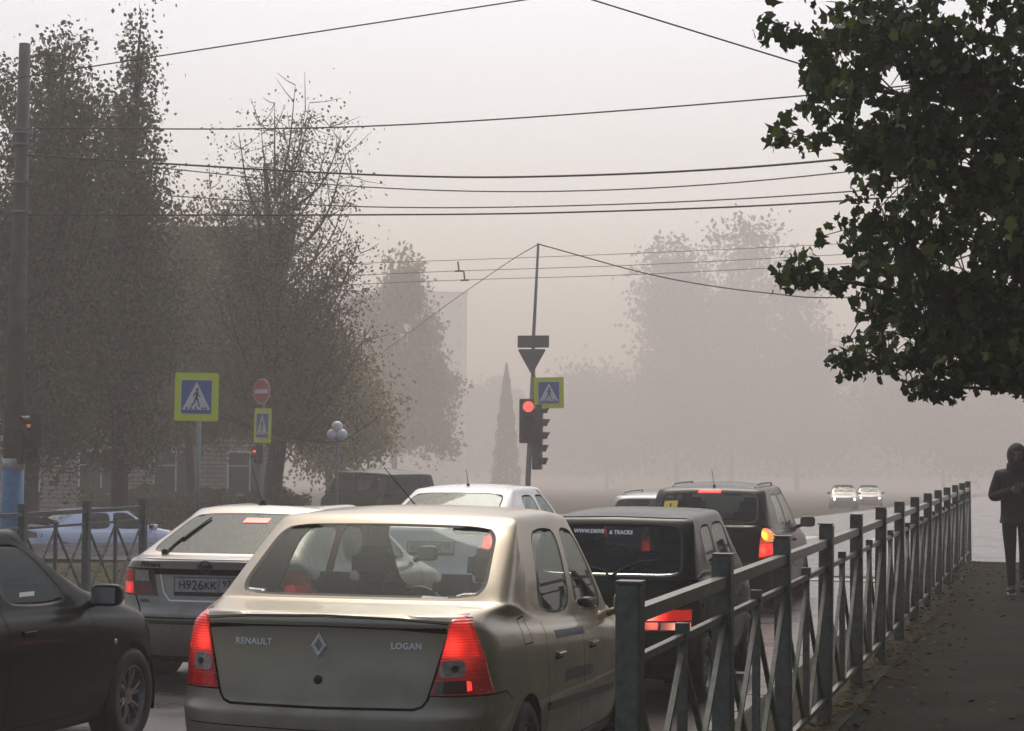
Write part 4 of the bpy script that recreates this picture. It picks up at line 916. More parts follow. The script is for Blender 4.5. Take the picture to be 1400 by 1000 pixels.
c1 = at(725, 576, Y); signal_head(t, (c1.x-qb.x, -.22, c1.z-g), R(15), 3, 0, .145, bw=.50)
c1 = at(742, 580, Y); signal_head(t, (c1.x-qb.x, .0, c1.z-g), R(96), 3, 9, .13, bw=.34)
c1 = at(739, 624, Y); signal_head(t, (c1.x-qb.x, .0, c1.z-g), R(80), 2, 9, .13, bw=.34)
# concrete lighting pole with blue and white painted foot
Y = 33.0; q = at(18, 640, Y); qt = at(34, 60, Y); g = ground_z(q.x, Y)
t = empty('concrete_pole', (q.x, Y, g)); tag(t, 'thick concrete street pole with a blue and white painted foot, by the far railing', 'utility pole')
z1 = at(18, 641, Y).z-g; z2 = at(18, 627, Y).z-g; dx = (qt.x-q.x)/(qt.z-q.z)
def seg(nm, za, zb, ra, rb, mt): b = bmesh.new(); tube(b, [(dx*(za-z1), 0, za), (dx*(zb-z1), 0, zb)], [ra, rb], 18); return obj(nm, b, mt, t, True)
seg('blue_foot', -.3, z1, .20, .195, M['poleblue']); seg('white_band', z1, z2, .198, .197, M['polewhite']); seg('shaft', z2, qt.z-g, .185, .10, M['concrete'])
for py_ in (178, 182, 198, 250, 290):
    z = at(30, py_, Y).z-g; b = bmesh.new(); lathe(b, [(.19, -.02), (.19, .02)], 16, 'Z', (dx*(z-z1), 0, z)); bx(b, (dx*(z-z1)+.12, -.12, z), (.3, .03, .03)); obj('steel_clamp', b, M['galv'], t)
c1 = at(44, 588, Y); signal_head(t, (c1.x-q.x, -.14, c1.z-g), R(-40), 2, 0, .10, litmat=M['sig_amber'])
c1 = at(44, 612, Y); signal_head(t, (c1.x-q.x, -.10, c1.z-g), R(60), 2, 9, .10)
# globe lamp
Y = 50.0; q = at(461, 590, Y); g = ground_z(q.x, Y)
t = empty('globe_street_lamp', (q.x, Y, g)); tag(t, 'street lamp with three unlit white glass globes before the trees', 'street lamp')
pole(t, at(461, 604, Y).z-g, .05, M['signback'], r1=.035)
for dx_, py_ in ((-6.5, 594), (6.5, 594.5), (0, 583.5)):
    c1 = at(461+dx_, py_, Y); b = bmesh.new(); bmesh.ops.create_uvsphere(b, u_segments=20, v_segments=12, radius=.145, matrix=Matrix.Translation((c1.x-q.x, 0, c1.z-g))); obj('glass_globe', b, M['globe'], t, True)
    b = bmesh.new(); e = at(461, 606, Y); tube(b, [(0, 0, e.z-g), (c1.x-q.x, 0, e.z-g+.04), (c1.x-q.x, 0, c1.z-g-.13)], .018, 6); obj('lamp_arm', b, M['signback'], t)

# ------------------------------------------------------------------ overhead wires
WIRES = [([(-60, 120), (230, 75), (705, 2), (1000, -45), (1500, -125)], 30, 30, .011, 'thin cable rising steeply to the upper right above the bare tree'),
 ([(200, -185), (600, -66), (810, 0), (1095, 88), (1500, 214)], 22, 22, .009, 'single cable slanting down into the near tree crown'),
 ([(28, 176), (500, 173), (1100, 131), (1600, 75)], 33, 30, .012, 'uppermost long cable crossing the junction sky'),
 ([(28, 212), (500, 239), (800, 240), (1150, 218), (1600, 160)], 33, 28, .016, 'thickest cable crossing just below the uppermost one'),
 ([(200, 228), (500, 256), (800, 261), (1150, 236), (1600, 170)], 40, 34, .012, 'slim cable sagging under the thickest one'),
 ([(230, 268), (500, 283), (800, 281), (1150, 263), (1600, 220)], 40, 34, .012, 'upper cable of the closely spaced pair'),
 ([(28, 294), (500, 294), (800, 290), (1150, 275), (1600, 235)], 33, 32, .014, 'lower cable of the closely spaced pair'),
 ([(440, 362), (620, 356), (860, 347), (1100, 336), (1500, 315)], 75, 75, .011, 'faint trolley span wire, highest of the three thin ones'),
 ([(440, 379), (620, 371), (860, 363), (1100, 351), (1500, 330)], 75, 75, .012, 'faint trolley contact wire holding the first hanger'),
 ([(440, 391), (633, 383), (860, 376), (1100, 364), (1500, 340)], 78, 78, .012, 'faint trolley contact wire, lowest of the three thin ones'),
 ([(736, 334), (900, 378), (1050, 401), (1180, 406), (1600, 380)], 55, 52, .017, 'cable sagging from the mast top towards the near tree'),
 ([(736, 334), (690, 362), (600, 425), (500, 500)], 55, 90, .014, 'faint cable running from the mast top down to the left')]
def catm(P, n=8):
    out = []; Q = [P[0]*2-P[1]]+P+[P[-1]*2-P[-2]]
    for i in range(1, len(Q)-2):
        a, b_, c_, d = Q[i-1:i+3]
        for k in range(n):
            t_ = k/n; out.append(.5*((2*b_)+(c_-a)*t_+(2*a-5*b_+4*c_-d)*t_*t_+(3*b_-a-3*c_+d)*t_**3))
    return out+[Q[-2]]
for pts, ya, yb_, rr, lab in WIRES:
    n = len(pts); P = [at(x, y, ya+(yb_-ya)*i/(n-1)) for i, (x, y) in enumerate(pts)]
    b = bmesh.new(); tube(b, catm(P), rr, 6); o = obj('overhead_cable', b, M['wire']); tag(o, lab, 'cable', 'overhead cables across the junction')
for (px, ya, yb_, lab) in ((626, 358, 371, 'small trolley wire hanger, the upper left one'), (634, 371, 383.5, 'small trolley wire hanger, the lower right one')):
    b = bmesh.new(); p, q = at(px, ya, 75), at(px+1.5, yb_, 75); tube(b, [p, q], .035, 6); tube(b, [at(px-4, yb_, 75), at(px+7, yb_-.3, 75)], .035, 6); o = obj('wire_hanger', b, M['wire']); tag(o, lab, 'wire hanger', 'trolley wire hangers')

# ------------------------------------------------------------------ trees
def branchy(name, label, base, H, blobs, nleaf, lsize, lmat, bmat, trunk_r=.16, limbs=22, spread=.45, fork=.35, group=None, shape='quad', tufts=None, twig=.012, clump=.45, nt_=11, bare=0, loose=.2, lr=1.0):
    """trunk, curved tapering limbs that end in the crown's blobs, twigs, and leaves gathered round the twig ends"""
    t = empty(name, base); tag(t, label, 'tree', group)
    rg = random.Random(hash(label) % 9973 if False else sum(map(ord, label)))
    b = bmesh.new(); top = max(z+rz_ for _, _, z, _, _, rz_ in blobs)*.8; tz = H*fork
    path = [Vector((rg.gauss(0, .06)*k, rg.gauss(0, .06)*k, -.3+(top+.3)*k/6)) for k in range(7)]
    tube(b, path, [trunk_r*(1.15-.95*k/6) for k in range(7)], 10)
    vol = [a[3]*a[4]*a[5] for a in blobs]; tips = []
    for i in range(limbs):
        k = rg.choices(range(len(blobs)), vol)[0]; cx, cy, cz, rx, ry_, rz_ = blobs[k]
        while True:
            u = Vector((rg.uniform(-1, 1), rg.uniform(-1, 1), rg.uniform(-1, 1)))
            if .25 < u.length < 1: break
        e = Vector((cx+u.x*rx, cy+u.y*ry_, cz+u.z*rz_)); z0 = min(max(tz, e.z-rg.uniform(.25, .6)*H*.5), top*.9)
        s = Vector((0, 0, z0)); s.x = path[3].x; s.y = path[3].y
        mid = s.lerp(e, .5)+Vector((rg.gauss(0, .12), rg.gauss(0, .12), -.10*(e-s).length*spread+rg.gauss(0, .1)))
        mid.x = s.x+(e.x-s.x)*.68; mid.y = s.y+(e.y-s.y)*.68
        P_ = catm([s, mid, e], 4); r0 = trunk_r*rg.uniform(.28, .45)*lr; tube(b, P_, [r0*(1-.85*k_/(len(P_)-1)) for k_ in range(len(P_))], 6)
        for j in range(nt_):
            a = P_[rg.randint(2, len(P_)-1)]; d = Vector((rg.gauss(0, 1), rg.gauss(0, 1), rg.gauss(.5, .8))).normalized()*rg.uniform(.5, 1.1)*min(rx, 1.6)*.7
            tube(b, [a, a+d*.5+Vector((0, 0, -.04)), a+d], [twig*1.4, twig, twig*.5], 4, False); tips += [a+d, a+d*.6]
        tips.append(e)
    obj('trunk', b, bmat, t, True)
    T = np.array([tuple(x) for x in tips]); own = nrs.randint(0, len(T), nleaf)
    P_ = T[own]+nrs.normal(0, clump, (nleaf, 3))*np.array([1, 1, .9])
    n2 = int(nleaf*loose); kk = nrs.choice(len(blobs), n2, p=np.array(vol)/sum(vol)); B = np.array(blobs)[kk]
    u = nrs.normal(0, 1, (n2, 3)); u /= np.linalg.norm(u, axis=1)[:, None]; rad = nrs.uniform(.35, 1, n2)**.6
    sc_ = nrs.randint(0, 90, n2); dirs = nrs.normal(0, 1, (90, 3)); dirs /= np.linalg.norm(dirs, axis=1)[:, None]
    Q = B[:, :3]+(dirs[sc_]*rad[:, None]*.85+nrs.normal(0, .13, (n2, 3)))*B[:, 3:]
    A = np.vstack([P_[:nleaf-n2], Q]); A = A[A[:, 2] > .8]; A = A[nrs.uniform(0, 1, len(A)) > bare*np.clip(A[:, 2]/H, 0, 1)**2.2]
    leaf_mesh('crown', A, lsize, shape=shape, mat=lmat, parent=t)
    return t
def ppm(Y): return F_PX/(Y*.966+.26*4)
def tree_px(name, label, Y, px, blobs_px, nleaf, ls, lm, bmt, **kw):
    """blobs given as (px, py, half-width px, half-height px, depth offset m) in the photograph, built at distance Y"""
    g = ground_z(at(px, 600, Y).x, Y); base = at(px, 600, Y); base.z = g; out = []
    for x, y, w, h, dy in blobs_px:
        c1 = at(x, y, Y+dy); k = ppm(Y+dy); out.append((c1.x-base.x, dy, c1.z-g, w/k, w/k*.9, h/k))
    H = max(o[2]+o[5] for o in out); return branchy(name, label, base, H, out, nleaf, ls, lm, bmt, **kw)
GR = 'trees on the far side of the road'
tree_px('broadleaf_tree', 'tall dense dark tree at the left edge, behind the concrete pole', 44, 45, [(95, 85, 45, 75, 0), (10, 120, 40, 60, 0), (20, 270, 90, 110, 0), (90, 330, 80, 130, 1), (40, 480, 95, 120, 0), (100, 200, 60, 120, -1), (60, 590, 90, 60, 0)], 50000, .12, M['leaf_dark'], M['bark'], trunk_r=.24, limbs=80, group=GR, clump=.24)
tree_px('broadleaf_tree', 'tall dark tree with a pointed top left of the bare-topped tree', 47, 168, [(185, 70, 34, 62, 0), (175, 190, 62, 90, 0), (165, 330, 85, 120, 0), (215, 440, 60, 110, 1), (150, 500, 90, 110, 0), (170, 610, 80, 50, 0)], 44000, .12, M['leaf_dark'], M['bark'], trunk_r=.22, limbs=70, group=GR, clump=.26)
tree_px('broadleaf_tree', 'thinning autumn tree with bare upright twigs above its brown crown', 56, 372, [(320, 195, 62, 90, 0), (425, 195, 78, 108, 0), (370, 330, 115, 110, 0), (300, 440, 80, 100, 0), (430, 440, 90, 110, 0), (360, 540, 120, 80, 0), (340, 330, 70, 100, 0), (450, 400, 62, 130, 0), (440, 560, 75, 80, 0)], 48000, .10, M['leaf_brown'], M['bark'], trunk_r=.28, limbs=150, group=GR, clump=.28, twig=.012, fork=.22, bare=.97, nt_=14, loose=.1, lr=.5)
tree_px('broadleaf_tree', 'shorter brown tree filling the gap under the bare-topped tree', 62, 262, [(262, 420, 60, 90, 0), (290, 540, 75, 80, 0), (225, 560, 60, 70, 0), (250, 330, 40, 60, 0)], 30000, .14, M['leaf_brown'], M['bark'], trunk_r=.15, limbs=18, group=GR, clump=.5)
tree_px('broadleaf_tree', 'yellow-green tree fading in the fog right of the globe lamp', 215, 540, [(548, 365, 34, 45, 0), (545, 440, 72, 75, 0), (520, 540, 105, 90, 0), (590, 560, 50, 90, 2)], 36000, .55, M['leaf_yellow'], M['bark2'], trunk_r=.3, limbs=30, group=GR, clump=.75, twig=.04)
tree_px('broadleaf_tree', 'low yellowish tree behind the dark van', 84, 452, [(450, 560, 70, 75, 0), (480, 600, 70, 50, 0), (430, 480, 60, 60, 0)], 24000, .2, M['leaf_yellow'], M['bark2'], trunk_r=.2, limbs=16, group=GR, clump=.7)
GF = 'faint trees beyond the junction'
tree_px('distant_tree', 'very faint tall tree, leftmost of the pale mass right of the signal mast', 470, 925, [(915, 360, 45, 55, 0), (925, 450, 60, 80, 0), (930, 560, 75, 80, 0)], 16000, 1.25, M['leaf_far'], M['bark2'], trunk_r=.6, limbs=24, group=GF, clump=3.0, twig=.06)
tree_px('distant_tree', 'very faint tree, highest of the pale mass right of the signal mast', 490, 1000, [(1000, 335, 50, 55, 0), (1010, 440, 75, 90, 0), (1000, 560, 90, 80, 0)], 18000, 1.25, M['leaf_far'], M['bark2'], trunk_r=.5, limbs=24, group=GF, clump=3.2, twig=.06)
tree_px('distant_tree', 'very faint tree at the right of the pale mass, beside the near crown', 480, 1090, [(1085, 400, 45, 60, 0), (1090, 500, 65, 80, 0), (1100, 590, 90, 60, 0)], 15000, 1.25, M['leaf_far'], M['bark2'], trunk_r=.5, limbs=22, group=GF, clump=3.0, twig=.06)
tree_px('distant_tree', 'faint low tree behind the signal mast', 490, 830, [(820, 560, 60, 70, 0), (780, 590, 60, 50, 0), (860, 580, 50, 60, 0)], 12000, 1.25, M['leaf_far'], M['bark2'], trunk_r=.4, limbs=16, group=GF, clump=3.0)
tree_px('distant_tree', 'faint tree low at the right behind the walking person', 450, 1290, [(1230, 560, 80, 70, 0), (1320, 570, 90, 70, 0), (1400, 560, 60, 80, 0)], 14000, 1.25, M['leaf_far'], M['bark2'], trunk_r=.4, limbs=16, group=GF, clump=3.0)
# conifer
def conifer(label, px, pyt, Y, wpx):
    base = at(px, 600, Y); g = ground_z(base.x, Y); base.z = g; H = at(px, pyt, Y).z-g; t = empty('conifer', base); tag(t, label, 'tree', GF)
    b = bmesh.new(); tube(b, [(0, 0, -.3), (0, 0, H*.95)], [.2, .03], 8); obj('trunk', b, M['bark2'], t)
    n = 12000; hh = nrs.uniform(.05, 1, n); rr = (1-hh)**.8*(wpx/ppm(Y))*(.92+.08*np.sin(hh*46)); a = nrs.uniform(0, 2*np.pi, n); q = nrs.uniform(.2, 1, n)**.5
    leaf_mesh('crown', np.stack([np.cos(a)*rr*q, np.sin(a)*rr*q, hh*H], 1), .28, mat=M['needle'], parent=t)
conifer('narrow dark conifer standing left of the signal mast', 692, 497, 300, 27)
# far woods that read as one mass
n = 60000; P = np.zeros((n, 3)); P[:, 0] = nrs.uniform(-330, 90, n); P[:, 1] = 545+nrs.normal(0, 5, n)
top = 17+2.5*np.sin(P[:, 0]*.11)+1.8*np.sin(P[:, 0]*.37+1)+1.2*np.sin(P[:, 0]*.9); P[:, 2] = -5+(top+5)*nrs.uniform(0, 1, n)**.8+nrs.normal(0, .5, n)
o = leaf_mesh('distant_woods', P, 1.7, mat=M['leaf_far']); tag(o, 'band of distant woods dissolving into the fog', 'woods', kind='stuff')
# bushes and hedge behind the far railing
def hedge(name, label, x0, x1, y, h, d, n, cat='hedge'):
    g = ground_z((x0+x1)/2, y); t = empty(name, ((x0+x1)/2, y, g)); tag(t, label, cat)
    n_ = n; P = np.stack([nrs.uniform(x0, x1, n_)-(x0+x1)/2, nrs.uniform(-d/2, d/2, n_), nrs.uniform(0, 1, n_)**.7*h], 1); P[:, 2] *= 1+.08*np.sin(P[:, 0]*3)+.05*np.sin(P[:, 0]*7.3)
    leaf_mesh('leaves', P, .075, mat=M['leaf_dark'], parent=t)
    b = bmesh.new()
    for k in range(int((x1-x0)/.5)): xx = x0+.25+k*.5-(x0+x1)/2; tube(b, [(xx, 0, -.1), (xx+rnd.gauss(0, .1), rnd.gauss(0, .08), h*.8)], [.02, .008], 5)
    obj('stems', b, M['bark'], t)
hl, hr = at(-30, 700, 50), at(250, 700, 50)
hedge('hedge', 'dark clipped hedge along the foot of the left building', hl.x, at(420, 700, 56).x, 56, 1.35, .8, 26000)

# ------------------------------------------------------------------ buildings
def building(name, label, c1, rz, w, d, h, wall, storeys, bays, base=None, ww=1.3, wh=1.6, z0=0, bayx=None, first=.95):
    t = empty(name, c1, rz); tag(t, label, 'building')
    bm = bmesh.new(); bx(bm, (0, d/2, h/2-1), (w, d, h+2)); obj('wall', bm, wall, t)
    if base:
        bm = bmesh.new(); bx(bm, (0, -.03, base/2-1), (w+.06, .06, base+2)); obj('brick_base', bm, M['brick'], t)
    bm = bmesh.new(); bx(bm, (0, d/2, h+.15), (w+.8, d+.8, .3)); bx(bm, (0, d/2, h-.12), (w+.3, d+.3, .2)); obj('roof', bm, M['roofm'], t)
    sh = h/storeys
    for i in range(storeys):
        for j in range(bays):
            x = -w/2+(j+.5)*w/bays; z = i*sh+first+wh/2; y = -.07 if base and z-wh/2 < base else -.01
            f = empty('window', (x, y, z)); f.parent = t
            bm = bmesh.new(); fr = .07
            bx(bm, (-ww/2, 0, 0), (fr, .10, wh)); bx(bm, (ww/2, 0, 0), (fr, .10, wh)); bx(bm, (0, 0, wh/2), (ww-fr, .10, fr)); bx(bm, (0, 0, -wh/2), (ww-fr, .10, fr)); bx(bm, (ww*.12, 0, 0), (.05, .08, wh-fr)); bx(bm, (-ww*.2, 0, wh*.18), (ww*.55, .07, .045)); bx(bm, (0, -.05, -wh/2-.06), (ww+.2, .2, .05))
            obj('window_frame', bm, M['wframe'], f); box('pane', (0, .005, 0), (ww-fr, .012, wh-fr), M['wglass'], f)
    return t
c1 = at(30, 640, 68); c1.z = road_z(66)-.1
building('apartment_block', 'pale brick and pink apartment block half hidden behind the tall trees', c1, R(22), 19.0, 10, 10.6, M['stucco'], 4, 7, base=3.0)
c2 = at(643, 640, 530); c2 = Vector((c2.x-26, c2.y, road_z(530)))
building('far_block', 'very faint pale block whose corner shows right of the yellowing tree', c2, R(24), 48, 30, 53, M['farwall'], 10, 11)

# ------------------------------------------------------------------ near tree on the right
poly = [(1036, -60), (1040, 25), (1062, 52), (1098, 62), (1092, 100), (1118, 130), (1062, 165), (1056, 195), (1100, 205), (1135, 195), (1160, 240), (1185, 232), (1165, 250), (1150, 285), (1130, 310), (1065, 350), (1058, 380), (1095, 400), (1150, 385), (1195, 380), (1165, 410), (1172, 450), (1135, 485), (1136, 505), (1190, 505), (1255, 510), (1232, 535), (1280, 545), (1290, 525), (1345, 522), (1400, 545), (1520, 560), (1750, 470), (1900, 200), (1900, -700), (1300, -700), (1100, -350)]
def project(v):
    w = np.array(v)-CO; d = w@_f; return 700+F_PX*(w@_r2)/d, 500-F_PX*(w@_u2)/d
def inside(x, y):
    c_ = False; j = len(poly)-1
    for i in range(len(poly)):
        xi, yi = poly[i]; xj, yj = poly[j]
        if (yi > y) != (yj > y) and x < (xj-xi)*(y-yi)/(yj-yi)+xi: c_ = not c_
        j = i
    return c_
Yt = 12.5; base = Vector((1.55, Yt+.3, 0)); t = empty('near_tree', base); tag(t, 'dark leafy tree hanging over the pavement from the upper right corner', 'tree')
b = bmesh.new(); tube(b, [(0, 0, -.2), (.02, .05, 1.2), (-.05, 0, 2.4), (-.1, .05, 3.8), (-.2, 0, 5.4), (-.2, 0, 6.6)], [.19, .16, .14, .12, .08, .04], 14)
tips = []; endt = []; rg = random.Random(3)
def limb(s, e, r0, lv=0):
    mid = s.lerp(e, .55)+Vector((0, rg.gauss(0, .08), (e-s).length*.09)); P_ = catm([s, mid, e], 5); n_ = len(P_)
    tube(b, P_, [max(.003, r0*(1-.93*k/(n_-1))) for k in range(n_)], 7 if lv == 0 else 5)
    return P_
ends = [(1050, 40), (1068, 180), (1075, 370), (1150, 495), (1250, 525), (1110, 110), (1190, 300), (1200, 420), (1350, 500), (1300, 250), (1250, 80), (1170, 200), (1330, 400), (1400, 330), (1180, 30), (1420, 150), (1260, 380), (1500, 420), (1600, 200), (1500, 0), (1350, -150), (1150, -100), (1650, -100), (1250, 460), (1225, 180), (1170, -250), (1400, -400)]
LP = []
for ex, ey_ in ends:
    Yd = Yt+rg.uniform(-1.1, 1.5) if ex > 1200 else Yt+rg.uniform(-.7, .7)
    e = at(ex, ey_, Yd)-base; d = math.hypot(e.x, e.y); s = Vector((-.05, .03, min(5.4, max(1.3, e.z-.38*d-rg.uniform(.1, .5)))))
    P_ = limb(s, e, rg.uniform(.035, .055)); LP.append(P_)
    for j in range(15):
        k = rg.randint(3, len(P_)-1); a = P_[k]; ang = rg.uniform(-1.0, 1.0); dirv = (P_[min(k+1, len(P_)-1)]-P_[k-1]).normalized()
        dd = (dirv+Vector((rg.gauss(0, .5), rg.gauss(0, .6), rg.gauss(-.05, .5)))).normalized()*rg.uniform(.25, .75)
        P2 = [a, a+dd*.5+Vector((0, 0, .03)), a+dd+Vector((0, 0, -.05))]
        if not all(inside(*project(v+base)) for v in P2[1:]): continue
        tube(b, P2, [.007, .005, .003], 4, False)
        tips += [P2[0].lerp(P2[1], .5), P2[1], P2[1].lerp(P2[2], .5), P2[2], P2[2]+dd*.08]
    for k in range(2, len(P_)): tips.append(P_[k])
    endt += [P_[-1]]*3+[P_[-2]]*2+[P_[-1].lerp(P_[-2], .5)]*2+[P_[-2].lerp(P_[-3], .5), P_[-3]]
obj('trunk', b, M['bark'], t, True)
def project(v):
    w = np.array(v)-CO; d = w@_f; return 700+F_PX*(w@_r2)/d, 500-F_PX*(w@_u2)/d
pts = []
T = [x+base for x in tips]
def gap(x, y):
    return math.sin(x*.031+1.3)*math.sin(y*.037+.4)+math.sin(x*.071+y*.05)*.6+math.sin(y*.09-x*.04)*.5+math.sin(x*.17+y*.11)*.35
while len(pts) < 14500:
    fe = rg.random() < .16; c_ = rg.choice(endt)+base if fe else rg.choice(T); q_ = .45 if fe else 1; p = c_+Vector((rg.gauss(0, .11*q_), rg.gauss(0, .14*q_), rg.gauss(-.03, .10*q_))); x, y = project(p)
    if not fe and x < 1330 and gap(x, y) < -.75+.5*(x-1040)/290*-1+rg.gauss(0, .12): continue
    if inside(x+rg.gauss(0, 3), y+rg.gauss(0, 3)) or (fe and x > 1030 and rg.random() < .5): pts.append(tuple(p-base))
# inner crown
k = 0
while k < 8500:
    x, y = rg.uniform(1110, 1900), rg.uniform(-650, 545)
    if not inside(x-28, y) or not inside(x, y+22) or not inside(x-10, y-25): continue
    # gaps: thin the crown by a lumpy density
    v = gap(x, y)
    lim = .05 if x < 1260 else -.55
    if v < lim+rg.gauss(0, .15): continue
    pts.append(tuple(at(x, y, Yt+rg.uniform(-1.3, 1.6))-base)); k += 1
for _ in range(26000):  # leaves added out of view, widening the crown to shade sedan and pavement
    u = np.array([rg.gauss(0, 1), rg.gauss(0, 1), rg.gauss(0, 1)]); u /= np.linalg.norm(u); u *= rg.uniform(.3, 1)**.6
    p = Vector((3.6+u[0]*3.1, 13.5+u[1]*8.0, 5.8+u[2]*3.4))
    if project(p)[0] > 1480 or project(p)[1] < -150: pts.append(tuple(p-base))
leaf_mesh('crown', pts, .070, shape='lobed', mat=M['leaf_near'], parent=t, jit=.45)

n = 52000; P = np.stack([6.4+nrs.normal(0, .8, n), nrs.uniform(-14, 27, n), nrs.uniform(0, 1, n)**.9*(12+1.5*np.sin(nrs.uniform(0, 6, n)))], 1)  # leaf mass added out of view to shade the pavement and darken reflections
o = leaf_mesh('unseen_shade_thicket', P, .30, mat=M['leaf_dark']); tag(o, 'added unseen thicket right of the pavement, darkening car sides and reflections', 'thicket', kind='stuff')
# ------------------------------------------------------------------ person
def skin_body(name, joints, edges, mat, parent=None, sub=2):
    me = bpy.data.meshes.new(name); me.from_pydata([j[0] for j in joints], edges, []); o = bpy.data.objects.new(name, me); COL.objects.link(o)
    md = o.modifiers.new('skin', 'SKIN'); md.use_smooth_shade = True
    for i, j in enumerate(joints):
        r = j[1]; me.skin_vertices[0].data[i].radius = r if isinstance(r, tuple) else (r, r)
    me.skin_vertices[0].data[0].use_root = True
    s = o.modifiers.new('sub', 'SUBSURF'); s.levels = sub; s.render_levels = sub
    dg = bpy.context.evaluated_depsgraph_get(); m2 = bpy.data.meshes.new_from_object(o.evaluated_get(dg)); bpy.data.objects.remove(o)
    return m2
pf = at(1391, 812, 25.1)
t = empty('person', (pf.x, 25.1, 0), R(4)); tag(t, 'person in dark hooded coat walking towards us, one hand raised to the chest', 'person')
# facing -y; viewer's left is -x
J = [((0, 0, .96), (.15, .12)), ((0, 0, 1.10), (.135, .11)), ((0, .01, 1.28), (.165, .12)), ((0, .01, 1.41), (.15, .10)), ((0, 0, 1.49), .06), ((0, -.01, 1.56), .07), ((0, -.015, 1.64), (.085, .10)), ((0, -.01, 1.71), (.06, .075)),
     ((-.19, .01, 1.40), .07), ((-.27, .03, 1.14), .055), ((-.13, -.20, 1.20), .042), ((-.06, -.235, 1.235), .032),
     ((.19, .01, 1.40), .07), ((.25, .05, 1.12), .055), ((.25, -.02, .88), .042), ((.25, -.04, .82), .030),
     ((-.095, -.01, .88), .105), ((-.085, -.14, .50), .07), ((-.075, -.17, .10), .048), ((-.075, -.24, .045), .04), ((-.08, -.32, .035), .032),
     ((.095, .01, .88), .105), ((.085, .02, .50), .07), ((.08, .24, .17), .048), ((.08, .20, .07), .04), ((.08, .12, .035), .032)]
E_ = [(0, 1), (1, 2), (2, 3), (3, 4), (4, 5), (5, 6), (6, 7), (3, 8), (8, 9), (9, 10), (10, 11), (3, 12), (12, 13), (13, 14), (14, 15), (0, 16), (16, 17), (17, 18), (18, 19), (19, 20), (0, 21), (21, 22), (22, 23), (23, 24), (24, 25)]
me = skin_body('body', J, E_, None)
# hands: five fingers each, nose and eyes; joined into the one body mesh
bmh = bmesh.new(); bmh.from_mesh(me)
for f in bmh.faces: f.material_index = 0
def hand(c, d, side):
    c = Vector(c); d = Vector(d).normalized(); sd = Vector(side).normalized(); up = d.cross(sd)
    n0 = len(bmh.faces); tube(bmh, [c-d*.03, c+d*.02, c+d*.07], [.022, .034, .034], 8)
    for k in range(4):
        o0 = c+d*.07+sd*(k-1.5)*.019; l = (.062, .075, .07, .055)[k]; tube(bmh, [o0-d*.01, o0+d*l*.5-up*.010, o0+d*l*.85-up*.034], [.0095, .009, .007], 6)
    o0 = c+d*.01-sd*.03; tube(bmh, [o0, o0+d*.03-sd*.022-up*.008, o0+d*.06-sd*.022-up*.02], [.012, .0105, .008], 6)
    bmh.faces.ensure_lookup_table()
    for f in bmh.faces[n0:]: f.material_index = 1
hand((-.055, -.235, 1.24), (.75, -.25, .35), (0, -.3, 1)); hand((.25, -.045, .81), (0, -.15, -1), (0, 1, 0))
n0 = len(bmh.faces)
bmesh.ops.create_uvsphere(bmh, u_segments=16, v_segments=12, radius=1, matrix=Matrix.Translation((0, -.045, 1.635)) @ Matrix.Diagonal((.070, .078, .105, 1)))
tube(bmh, [(0, -.118, 1.65), (0, -.140, 1.615), (0, -.115, 1.60)], [.008, .014, .010], 6); tube(bmh, [(-.025, -.116, 1.575), (0, -.124, 1.573), (.025, -.116, 1.575)], [.004, .007, .004], 5)
bmh.faces.ensure_lookup_table()
for f in bmh.faces[n0:]: f.material_index = 1
n1 = len(bmh.faces)
for s in (-1, 1): bmesh.ops.create_uvsphere(bmh, u_segments=8, v_segments=6, radius=.011, matrix=Matrix.Translation((s*.028, -.112, 1.645)))
bmh.faces.ensure_lookup_table()
for f in bmh.faces[n1:]: f.material_index = 2
obj('body', bmh, [M['trous'], M['skin'], M['ink']], t, True)
# coat (torso and sleeves) and hood
J2 = [((0, 0, 1.02), (.20, .165)), ((0, 0, .84), (.195, .16)), ((0, 0, 1.16), (.195, .155)), ((0, .01, 1.30), (.215, .16)), ((0, .01, 1.42), (.18, .135)), ((0, 0, 1.50), (.085, .085)),
      ((-.20, .01, 1.40), .085), ((-.285, .03, 1.13), .075), ((-.14, -.19, 1.195), .058), ((-.09, -.22, 1.222), .045), ((.20, .01, 1.40), .085), ((.265, .05, 1.12), .075), ((.265, -.01, .90), .058), ((.26, -.03, .86), .05)]
me = skin_body('coat', J2, [(0, 1), (0, 2), (2, 3), (3, 4), (4, 5), (4, 6), (6, 7), (7, 8), (8, 9), (4, 10), (10, 11), (11, 12), (12, 13)], None)
link('coat', me, M['coat'], t, True)
b = bmesh.new(); bmesh.ops.create_uvsphere(b, u_segments=24, v_segments=18, radius=1, matrix=Matrix.Translation((0, .005, 1.64)) @ Matrix.Diagonal((.118, .135, .150, 1)))
bmesh.ops.delete(b, geom=[f for f in b.faces if f.calc_center_median().y < -.055 and abs(f.calc_center_median().x) < .062 and 1.545 < f.calc_center_median().z < 1.69], context='FACES')
lathe(b, [(.105, 1.44), (.125, 1.49), (.118, 1.54), (.10, 1.56)], 20, 'Z', (0, .0, 0)); obj('hood', b, M['coat'], t, True)
for s, (x, y, z, ry_) in ((-1, (-.078, -.235, .045, 0)), (1, (.08, .17, .06, .45))):
    b = bmesh.new(); rot = Matrix.Rotation(-ry_, 3, 'X'); bx(b, (x, y, z+.015), (.10, .27, .085), rot, .03); o2 = obj('shoe', b, M['shoe'], t, True); b = bmesh.new(); bx(b, (x, y, z-.032), (.10, .28, .022), rot, .008); obj('sole', b, M['sole'], o2)
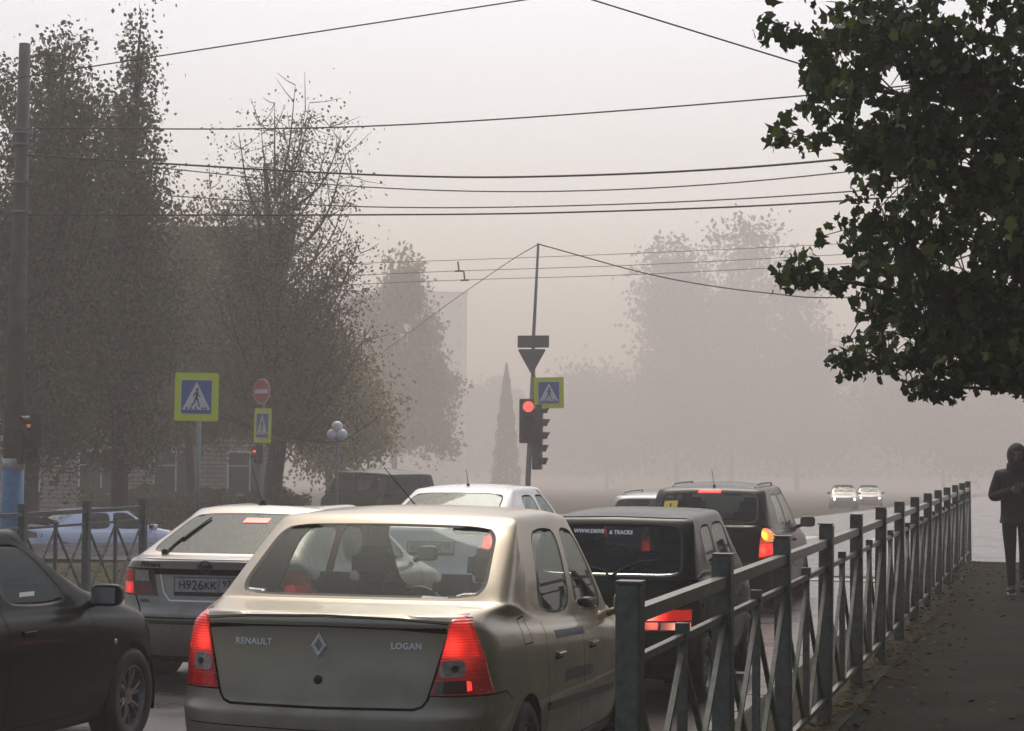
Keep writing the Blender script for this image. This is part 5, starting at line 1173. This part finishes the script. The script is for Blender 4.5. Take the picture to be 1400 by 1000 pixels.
ph = box('smartphone', (pf.x+.01, 25.1-.30, 1.265), (.072, .010, .145), M['phone'], None, .004, Matrix.Rotation(R(-20), 3, 'X')); tag(ph, 'dark phone held at the chest by the walking person', 'phone')

# ------------------------------------------------------------------ fog, sky, sun
hz = box('haze', (-80, 290, 17), (900, 660, 52), None); hz['kind'] = 'stuff'
mt = bpy.data.materials.new('fog'); mt.use_nodes = True; nt = mt.node_tree; nt.nodes.clear(); out = nt.nodes.new('ShaderNodeOutputMaterial'); pv = nt.nodes.new('ShaderNodeVolumePrincipled')
pv.inputs['Color'].default_value = (1.0, .93, .872, 1); pv.inputs['Density'].default_value = .0032; pv.inputs['Anisotropy'].default_value = .1
nt.links.new(pv.outputs[0], out.inputs['Volume']); hz.data.materials.append(mt)
w = bpy.data.worlds.new('World'); sc.world = w; w.use_nodes = True; nt = w.node_tree; bg = nt.nodes['Background']
sky = nt.nodes.new('ShaderNodeTexSky'); sky.sky_type = 'NISHITA'; sky.sun_disc = False
SE, SA = R(55), R(15)      # sun height, and its bearing west of the road direction
sky.sun_elevation = SE; sky.sun_rotation = -SA-0.0; sky.air_density = .9; sky.dust_density = 5; sky.ozone_density = .15
nt.links.new(sky.outputs[0], bg.inputs[0]); bg.inputs[1].default_value = .15
sl = bpy.data.lights.new('sun', 'SUN'); sl.energy = .8; sl.angle = R(25); sl.color = (1, .95, .88); so = bpy.data.objects.new('sun', sl); COL.objects.link(so)
sv = Vector((-math.sin(SA)*math.cos(SE), math.cos(SA)*math.cos(SE), math.sin(SE))); so.rotation_euler = sv.to_track_quat('Z', 'Y').to_euler()
sc.view_settings.view_transform = 'Standard'; sc.view_settings.look = 'None'; sc.view_settings.exposure = .2; sc.view_settings.gamma = 1; sc.view_settings.use_curve_mapping = False
sc.render.engine = 'CYCLES'; cy = sc.cycles; cy.use_denoising = True; cy.max_bounces = 8; cy.volume_bounces = 3; cy.transparent_max_bounces = 12; cy.diffuse_bounces = 3; cy.glossy_bounces = 3; cy.use_adaptive_sampling = True; cy.adaptive_threshold = .02; cy.sample_clamp_indirect = 5
sc.render.film_transparent = False
